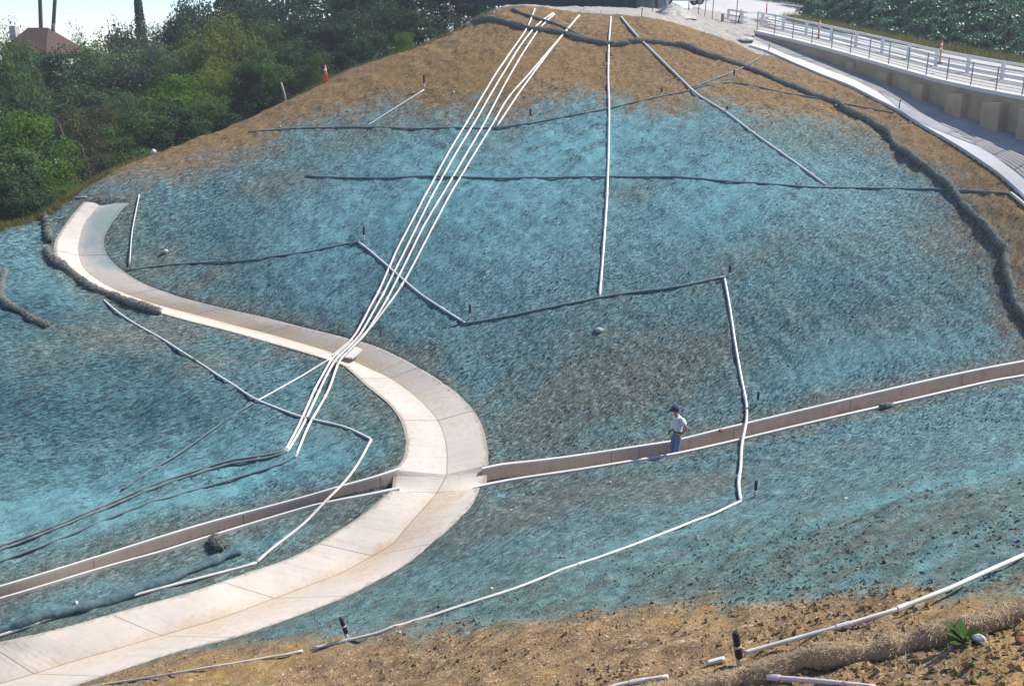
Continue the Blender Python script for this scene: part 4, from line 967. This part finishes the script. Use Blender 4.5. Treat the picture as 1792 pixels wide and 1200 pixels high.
# ------------------------------------------------------------------ trees
def crown_mesh(seed, n=9000, W=6.0, Hh=8.0, base=.16, leaf=.18, ragged=.4, droop=0.0, shape='round'):
    r = np.random.default_rng(seed); C = []; Nn = []
    nb = 46; ctr = Vector((0, 0, Hh*(base+(1-base)*.5)))
    for k in range(nb):
        th = r.random()*6.28; u = r.random()*2-1; rad = .45+.55*r.random()**.5
        sx = W/2*.80; sz = Hh*(1-base)/2*.86
        if shape == 'tall': sx *= .8+.4*r.random()
        c = np.array((math.cos(th)*math.sqrt(1-u*u)*sx*rad, math.sin(th)*math.sqrt(1-u*u)*sx*rad, u*sz*rad+ctr.z))
        if shape == 'wide' and u < 0: c[2] += sz*.25
        br = W*(.09+.10*r.random())*(1+ragged*(r.random()-.5))
        m = int(n/nb*(.5+1.0*r.random())); d = r.normal(size=(m, 3)); d /= np.linalg.norm(d, axis=1)[:, None]
        q = c+d*br*(.55+.5*r.random((m, 1)))*np.array((1.1, 1.1, .8)); q[:, 2] -= droop*np.hypot(d[:, 0], d[:, 1])*br*.6
        C.append(q); Nn.append(d+np.array((0, 0, .45))+r.normal(0, .5, (m, 3)))
    C = np.vstack(C); Nn = np.vstack(Nn)
    V, Fc = leaf_cards(C, Nn, leaf*(.6+.8*r.random(len(C))), r, .25, .6)
    me = bpy.data.meshes.new('crown'); me.from_pydata(V.tolist(), [], Fc.tolist()); me.materials.append(LM['mid']); me.update()
    return me
def trunk_mesh(seed, W=6.0, Hh=8.0):
    r = random.Random(seed); mb = MB(); top = Vector((r.uniform(-.3, .3), r.uniform(-.3, .3), Hh*.62))
    mb.tube([(0, 0, -.8), (.05, 0, Hh*.15), top*.55, top], [.26, .2, .14, .05], 8)
    for k in range(7):
        s = top*(.35+.08*k); a = r.random()*6.28; L_ = W*.3*(.7+.5*r.random())
        mb.tube([s, s+Vector((math.cos(a)*L_*.5, math.sin(a)*L_*.5, Hh*.10)), s+Vector((math.cos(a)*L_, math.sin(a)*L_, Hh*.22))], [.10, .06, .02], 6)
    me = bpy.data.meshes.new('trunk'); me.from_pydata([tuple(v) for v in mb.V], [], mb.F); me.materials.append(M['bark']); me.update(); return me
CROWN = {k: crown_mesh(s, **kw) for k, (s, kw) in {
    'round': (1, dict()), 'round2': (2, dict(ragged=.7)), 'tall': (3, dict(shape='tall', n=9500, base=.08, droop=.3)), 'tall2': (4, dict(shape='tall', n=9500, base=.05, ragged=.8)),
    'wide': (5, dict(shape='wide', base=.25)), 'fine': (6, dict(leaf=.14, n=10000, base=.1)), 'bush': (7, dict(base=.0, n=9500, leaf=.19)), 'bush2': (8, dict(base=.0, n=9500, leaf=.15, ragged=.8)), 'airy': (9, dict(n=3000, leaf=.18, ragged=1.0, base=.2))}.items()}
TRUNK = [trunk_mesh(s) for s in (1, 2, 3)]
proto = {}
def tree(px, ytop, Y, wpx, kind, col, label, name='leafy_tree', cat='tree', group='trees in the woods on the left', zb=None):
    """one tree standing at distance Y; its height comes from where its top shows"""
    t = P(px, ytop, Y); zg = H(t[0], Y)[0] if zb is None else zb
    hh = max(1.2, t[2]-zg+.2); ww = wpx/F*Y*1.15
    g = thing(name, (t[0], Y, zg-.2), label, cat, group, rz=random.random()*6.28)
    g.scale = (ww/6.0, ww/6.0, hh/8.0)
    c = bpy.data.objects.new('crown', CROWN[kind]); link(c, g); c.material_slots[0].link = 'OBJECT'; c.material_slots[0].material = LM[col]
    k = bpy.data.objects.new('trunk', random.choice(TRUNK)); link(k, g)
    return g
TREES = [
 # back row
 (22,22,112,86,'airy','grey','hazy tree above the left end of the tiled roof'),
 (128,24,125,46,'airy','dark','small layered far tree against the sky'),
 (178,22,98,120,'bush','dark','dark tree against the sky right of the roof'),
 (224,24,100,110,'bush','mid','dark tree left of the pointed cypress'),
 (165,42,90,105,'round','yellow','yellow green tree right of the tiled roof'),
 (100,60,98,60,'bush','yellow','low yellow green bush behind the roof'),
 (288,22,92,110,'bush2','grey','thin feathery tree right of the cypress'),
 (345,-25,92,110,'tall2','dark','tall dark tree right of the sky gap'),
 (470,-60,92,180,'round','dark','very tall dark tree at the top of the woods'),
 (590,-70,90,190,'round2','dark','towering dark tree at the top centre left'),
 (700,-70,88,180,'round','dark','dark tree at the top beside the crest'),
 (800,-60,84,150,'wide','dark','dark tree overhanging the hilltop fence'),
 (400,-60,96,150,'round2','dark','dark tree behind the tall yellow green one'),
 (335,-5,90,130,'bush','dark','dark tree at the right end of the sky gap'),
 (60,62,72,130,'bush','mid','bush hiding the walls of the tiled house'),
 (22,44,66,80,'bush2','mid','bush left of the tiled house'),
 (370,-50,100,150,'bush','dark','dense dark tree top right of the sky gap'),
 (440,-80,100,170,'bush','dark','dense dark tree top above the yellow green tree'),
 (310,16,94,110,'bush','mid','dense round tree right of the feathery tree'),
 (125,58,80,120,'bush','mid','bushy tree at the right eave of the tiled house'),
 # middle row
 (255,42,78,120,'tall','grey','silver green willow like tree in the middle of the woods'),
 (300,70,76,130,'round','mid','dense tree right of the silver green tree'),
 (215,72,78,150,'round2','mid','round tree below the cypress'),
 (150,88,76,160,'round','dark','shaded dark tree below the yellow green tree'),
 (115,66,74,150,'bush','dark','shaded tree under the tiled roof'),
 (225,170,70,170,'bush','dark','deeply shaded thicket in the hollow'),
 (120,150,68,170,'bush','dark','shaded thicket below the roof'),
 (385,-6,72,120,'tall','yellow','tall yellow green tree with drooping leaves'),
 (352,60,74,100,'tall2','mid','slender tree left of the tall yellow green one'),
 (455,22,74,130,'round2','mid','leafy tree right of the tall yellow green one'),
 (540,-10,76,150,'round','dark','dark tree below the towering one'),
 (620,10,74,150,'round2','dark','dark tree above the orange cone'),
 (690,-5,72,110,'round','dark','dark tree at the crest left of the hilltop'),
 (640,-60,80,150,'wide','dark','dark crown at the top of the crest woods'),
 # front row, along the crest
 (6,30,52,90,'tall','mid','tall tree at the left edge of the photo'),
 (20,110,50,120,'round','dark','dark tree at the left edge below the tall one'),
 (45,172,48,150,'bush2','bright','bright green bush at the left edge'),
 (8,245,45,130,'bush','mid','bush at the left edge over the grass'),
 (70,270,46.5,110,'bush','bright','bright bush above the grassy crest'),
 (30,300,44,110,'bush','dark','shaded bush at the left crest'),
 (125,185,54,110,'fine','olive','brownish bush with bare twigs in the left woods'),
 (150,230,50,90,'airy','olive','bare twiggy bush above the crest grass'),
 (178,170,55,80,'bush2','olive','reddish topped bush in the hollow'),
 (205,205,53,90,'bush','mid','rounded bush in the middle of the crest'),
 (250,165,56,120,'round','mid','leafy tree overhanging the crest by the white ball'),
 (225,148,59,110,'bush2','mid','bush left of the overhanging tree'),
 (310,120,60,120,'round2','bright','bright leafed tree above the white ball'),
 (300,175,56,100,'bush','dark','shaded bush under the bright leafed tree'),
 (355,160,58,100,'bush2','mid','bush at the crest left of the pale trunk'),
 (375,95,64,110,'round','yellow','yellow green bush behind the crest'),
 (420,110,61,100,'bush','dark','shaded bush at the crest near the brown soil'),
 (460,75,62,110,'round2','mid','tree with a pale trunk at the crest'),
 (520,55,65,120,'round','dark','dark tree left of the orange cone'),
 (550,85,62,70,'bush','mid','low bush left of the orange cone'),
 (610,60,65,90,'bush','dark','dark bush above the orange cone'),
 (655,45,66,80,'bush2','dark','dark bush at the upper crest'),
 (702,48,64,52,'bush2','bright','small bright green bush at the upper crest'),
 (735,10,69,80,'bush','dark','dark bush under the hilltop trees'),
 (775,0,71,80,'bush','dark','dark bush left of the screened fence'),
]
for t in TREES: tree(*t[:6], t[6], name='shrub' if t[4].startswith('bush') else 'leafy_tree', cat='shrub' if t[4].startswith('bush') else 'tree')
BT = [(800,-70,80,150,'bush','dark','dense dark tree left of the screened fence'),(860,-90,90,180,'bush2','dark','tall dense tree behind the left end of the screened fence'),(960,-90,94,200,'bush','dark','broad dense tree behind the screened fence'),(900,-70,84,170,'round','dark','dark tree behind the left part of the screened fence'),(1020,-60,86,170,'round2','dark','dark tree behind the middle of the screened fence'),(1110,-50,88,130,'round','dark','dark tree behind the right part of the screened fence')]
for t in BT: tree(*t[:6], t[6], group='trees behind the screened fence')
for t in [(1390,-45,112,120,'bush','dark','dark hedge bush shading the road, left one'),(1450,-40,104,120,'bush','dark','dark hedge bush shading the road beside the ivy'),(1340,-60,122,120,'bush','dark','dark hedge bush at the far end of the road')]:
    tree(*t[:6], t[6], name='hedge_bush', cat='hedge', group='hedge bushes shading the far road', zb=P(t[0], 22, t[2])[2])
# pale trunk showing at the crest
o = MB().tube([(0, 0, -.3), (-.08, .05, .4), (-.22, .1, .95)], [.07, .06, .05], 8).build('leaning_tree', M['pale_bark'], None, True); o.location = ghit(500, 166); tag(o, 'pale slanting bare trunk at the crest', 'tree trunk')
for (a, b_, l) in (((92,205),(112,240),'bare grey branch in the left woods'),((135,245),(150,285),'bare brown branch above the crest grass')):
    p = P(a[0], a[1], 50); q = P(b_[0], b_[1], 49); m_ = (p+q)/2
    o = MB().tube([q-m_, (p-m_)*.2+np.array((.1, 0, .1)), p-m_], [.04, .03, .012], 6).build('bare_branch', M['bark']); o.location = m_; tag(o, l, 'branch')
# palm trunks and cypress
def palm(px, px2, Y, label):
    a, b = P(px, 64, Y), P(px2, -30, Y); zg = H(a[0], Y)[0]; d = (b-a)/(b[2]-a[2]); base = a+d*(zg-a[2]); tp = a+d*(9.5)
    g = thing('palm_tree', base, label, 'palm tree', 'palm trees with bare trunks against the sky')
    q = [base+(tp-base)*t-base+np.array((.06*math.sin(t*9), 0, 0)) for t in np.linspace(0, 1, 14)]
    MB().tube(q, list(np.linspace(.26, .15, 14)), 9).build('trunk', M['bark'], g, True)
    V = []; Fc = []
    for k in range(26):
        an = k*2.4; el = -.5+1.5*(k/26); L_ = 2.2
        pr = [Vector(q[-1])+Vector((math.cos(an)*L_*t*math.cos(el), math.sin(an)*L_*t*math.cos(el), L_*t*math.sin(el)-1.3*t*t)) for t in np.linspace(0, 1, 7)]
        sd = Vector((-math.sin(an), math.cos(an), 0))
        for i in range(6):
            for sg in (-1, 1):
                n = len(V); V += [pr[i], pr[i+1], pr[i]*.5+pr[i+1]*.5+sd*sg*.5*(1-i/8)+Vector((0, 0, -.2))]; Fc.append((n, n+1, n+2))
    mesh('crown', V, Fc, LM['dark'], g)
palm(73, 68, 100, 'left one of two tall bare palm trunks'); palm(93, 97, 104, 'right one of two tall bare palm trunks')
def cypress():
    a = P(245, 40, 102); zg = H(a[0], 102)[0]; g = thing('cypress_tree', (a[0], 102, zg), 'dark pointed cypress rising out of the frame', 'tree')
    hh = a[2]-zg+5.5; r = np.random.default_rng(5); n = 6000; t = r.random(n); an = r.random(n)*6.28; rad = .95*np.clip((1-t)**.6*1.0, .02, 1)*(.75+.3*r.random(n))
    C = np.stack([rad*np.cos(an), rad*np.sin(an), t*hh], 1); Nn = np.stack([np.cos(an), np.sin(an), .3+0*an], 1)+r.normal(0, .4, (n, 3))
    V, Fc = leaf_cards(C, Nn, .22+.2*r.random(n), r, .2, .5, 1.5); mesh('crown', V, Fc, LM['dark'], g)
    MB().tube([(0, 0, -.5), (0, 0, hh*.8)], [.2, .05], 8).build('trunk', M['bark'], g)
cypress()

# ------------------------------------------------------------------ the person in the channel
def skin(name, pts, edges, rad, mat, parent, sub=2):
    me = bpy.data.meshes.new(name); me.from_pydata(pts, edges, []); o = bpy.data.objects.new(name+'_cage', me); SC.collection.objects.link(o)
    m = o.modifiers.new('s', 'SKIN'); m.use_smooth_shade = True; m.branch_smoothing = .4
    for i, r in enumerate(rad):
        v = me.skin_vertices[0].data[i]; v.radius = r if hasattr(r, '__len__') else (r, r)
    me.skin_vertices[0].data[0].use_root = True
    s = o.modifiers.new('d', 'SUBSURF'); s.levels = s.render_levels = sub
    dg = bpy.context.evaluated_depsgraph_get(); dg.update()
    nm = bpy.data.meshes.new_from_object(o.evaluated_get(dg)); bpy.data.objects.remove(o); bpy.data.meshes.remove(me)
    nm.materials.clear(); nm.materials.append(mat); nm.polygons.foreach_set('use_smooth', [True]*len(nm.polygons))
    q = bpy.data.objects.new(name, nm); return link(q, parent)
def person():
    i = int(np.argmin([abs(896+F*p[0]/(p[1]*CT-p[2]*ST)-1190) for p in (frT*.48+frB*.52)]))
    b = frT[i]*.48+frB[i]*.52; b[2] -= .55
    g = thing('person', b, 'person in white t-shirt, blue jeans and dark cap looking down in the channel', 'person', rz=R(14))
    g.scale = (1.14,)*3
    # facing -X, left side to the viewer (-Y)
    J = {'pel':(0,0,.97),'sp':(.01,0,1.12),'ch':(.0,0,1.32),'nb':(-.05,0,1.475),'nk':(-.09,0,1.535),'jaw':(-.135,0,1.585),'hd':(-.13,0,1.66),'tp':(-.12,0,1.735),
         'hl':(0,-.10,.92),'kl':(-.06,-.11,.50),'al':(.03,-.11,.09),'fl':(-.13,-.12,.035),'hr':(0,.10,.92),'kr':(-.10,.11,.51),'ar':(-.09,.11,.09),'frr':(-.25,.12,.035),
         'sl':(.0,-.19,1.41),'el':(.16,-.25,1.16),'wl':(-.0,-.22,.97),'sr':(-.02,.19,1.41),'er':(.08,.25,1.15),'wr':(-.10,.20,.96),'ns':(-.245,0,1.635),'eal':(-.12,-.085,1.645),'ear':(-.12,.085,1.645)}
    R_ = {'pel':(.15,.115),'sp':(.135,.105),'ch':(.155,.115),'nb':.07,'nk':.056,'jaw':(.06,.07),'hd':(.082,.098),'tp':(.06,.075),'hl':.085,'kl':.055,'al':.04,'fl':.035,'hr':.085,'kr':.055,'ar':.04,'frr':.035,
          'sl':.055,'el':.04,'wl':.027,'sr':.055,'er':.04,'wr':.027,'ns':.014,'eal':.016,'ear':.016}
    keys = list(J); E = [('pel','sp'),('sp','ch'),('ch','nb'),('nb','nk'),('nk','jaw'),('jaw','hd'),('hd','tp'),('pel','hl'),('hl','kl'),('kl','al'),('al','fl'),('pel','hr'),('hr','kr'),('kr','ar'),('ar','frr'),('ch','sl'),('sl','el'),('el','wl'),('ch','sr'),('sr','er'),('er','wr'),('hd','ns'),('hd','eal'),('hd','ear')]
    pts = [J[k] for k in keys]; rad = [R_[k] for k in keys]; ed = [(keys.index(a), keys.index(c)) for a, c in E]
    for wk, sgn in (('wl', -1), ('wr', 1)):                      # hands: palm and five fingers
        wv = Vector(J[wk]); d = Vector((-.75, 0, -.66)).normalized(); pm = wv+d*.06; ip = len(pts); pts.append(tuple(pm)); rad.append((.034, .017)); ed.append((keys.index(wk), ip))
        side = Vector((.55, 0, -.65)).normalized(); inn = Vector((0, -sgn, 0))
        for f, (o_, L_) in enumerate(((-.030, .070), (-.010, .082), (.010, .076), (.028, .060))):
            a1 = pm+d*.035+side*o_; a2 = a1+d*L_*.5+inn*.008; a3 = a2+d*L_*.42+inn*.026; n = len(pts)
            pts += [tuple(a1), tuple(a2), tuple(a3)]; rad += [.0092, .0085, .007]; ed += [(ip, n), (n, n+1), (n+1, n+2)]
        t1 = wv+d*.035-side*.035; t2 = t1+d*.03-side*.012+inn*.02; n = len(pts); pts += [tuple(t1), tuple(t2)]; rad += [.011, .009]; ed += [(ip, n), (n, n+1)]
    skin('body', pts, ed, rad, M['skin'], g, 1)
    up = lambda k, dr=.0: tuple(r+dr for r in R_[k]) if hasattr(R_[k], '__len__') else R_[k]+dr
    L2 = lambda a, c, t: tuple(np.array(J[a])*(1-t)+np.array(J[c])*t)
    skin('shirt', [J['sp'], (0,0,.99), J['ch'], J['nb'], J['sl'], L2('sl','el',.72), J['sr'], L2('sr','er',.72), (.0,0,.94)], [(0,1),(0,2),(2,3),(2,4),(4,5),(2,6),(6,7),(1,8)],
         [(.18,.14),(.185,.145),(.21,.17),.10,.125,.085,.125,.085,(.18,.14)], M['shirt'], g)
    skin('jeans', [(0,0,.95),J['hl'],J['kl'],(J['al'][0],J['al'][1],.10),J['hr'],J['kr'],(J['ar'][0],J['ar'][1],.10),(0,0,1.0)], [(0,1),(1,2),(2,3),(0,4),(4,5),(5,6),(0,7)],
         [(.165,.125),.112,.082,.068,.112,.082,.068,(.165,.125)], M['jeans'], g)
    MB().tube([(0,0,.985),(0,0,1.025)], .181, 18).build('belt', M['belt'], g).scale = (.78, 1.02, 1)
    for a, f in (('al','fl'),('ar','frr')):
        A0, F0 = Vector(J[a]), Vector(J[f]); MB().sphere(((A0.x+F0.x)/2-.02, A0.y, .045), (.145, .052, .05), 12, 8).build('shoe', M['shoe'], g, True)
    cp_ = MB()
    for j in range(6):
        pass
    cp_.sphere((-.118, 0, 1.705), (.118, .098, .088), 16, 10); c = cp_.build('cap', M['cap'], g, True)
    mesh('brim', [(-.20,-.075,1.70),(-.20,.075,1.70),(-.30,.055,1.665),(-.325,0,1.66),(-.30,-.055,1.665),(-.20,-.075,1.69),(-.20,.075,1.69),(-.30,.055,1.655),(-.325,0,1.65),(-.30,-.055,1.655)], [(0,1,2,3,4),(9,8,7,6,5),(0,4,9,5),(4,3,8,9),(3,2,7,8),(2,1,6,7)], M['cap'], c)
    MB().sphere((-.085, 0, 1.655), (.082, .086, .075), 12, 8).build('hair', M['hair'], g, True)
    for y in (-.032, .032): MB().sphere((-.212, y, 1.655), .011, 8, 6).build('eye', M['eye'], g, True)
person()
# ------------------------------------------------------------------ thin daylight haze
hb = MB().box((0, 135, -20), (460, 420, 90)).build('haze', None)
hm, hN, hL, hB = newmat('haze_air'); hN.remove(hB); hv = hN.new('ShaderNodeVolumePrincipled')
hv.inputs['Color'].default_value = (.80, .88, 1, 1); hv.inputs['Density'].default_value = .0007; hv.inputs['Anisotropy'].default_value = .2
hL.new(hv.outputs[0], hN['Material Output'].inputs['Volume']); hb.data.materials.append(hm)
tag(hb, 'thin bluish daylight haze over the hillside', None, None, 'stuff')
print('objects', len(bpy.data.objects))
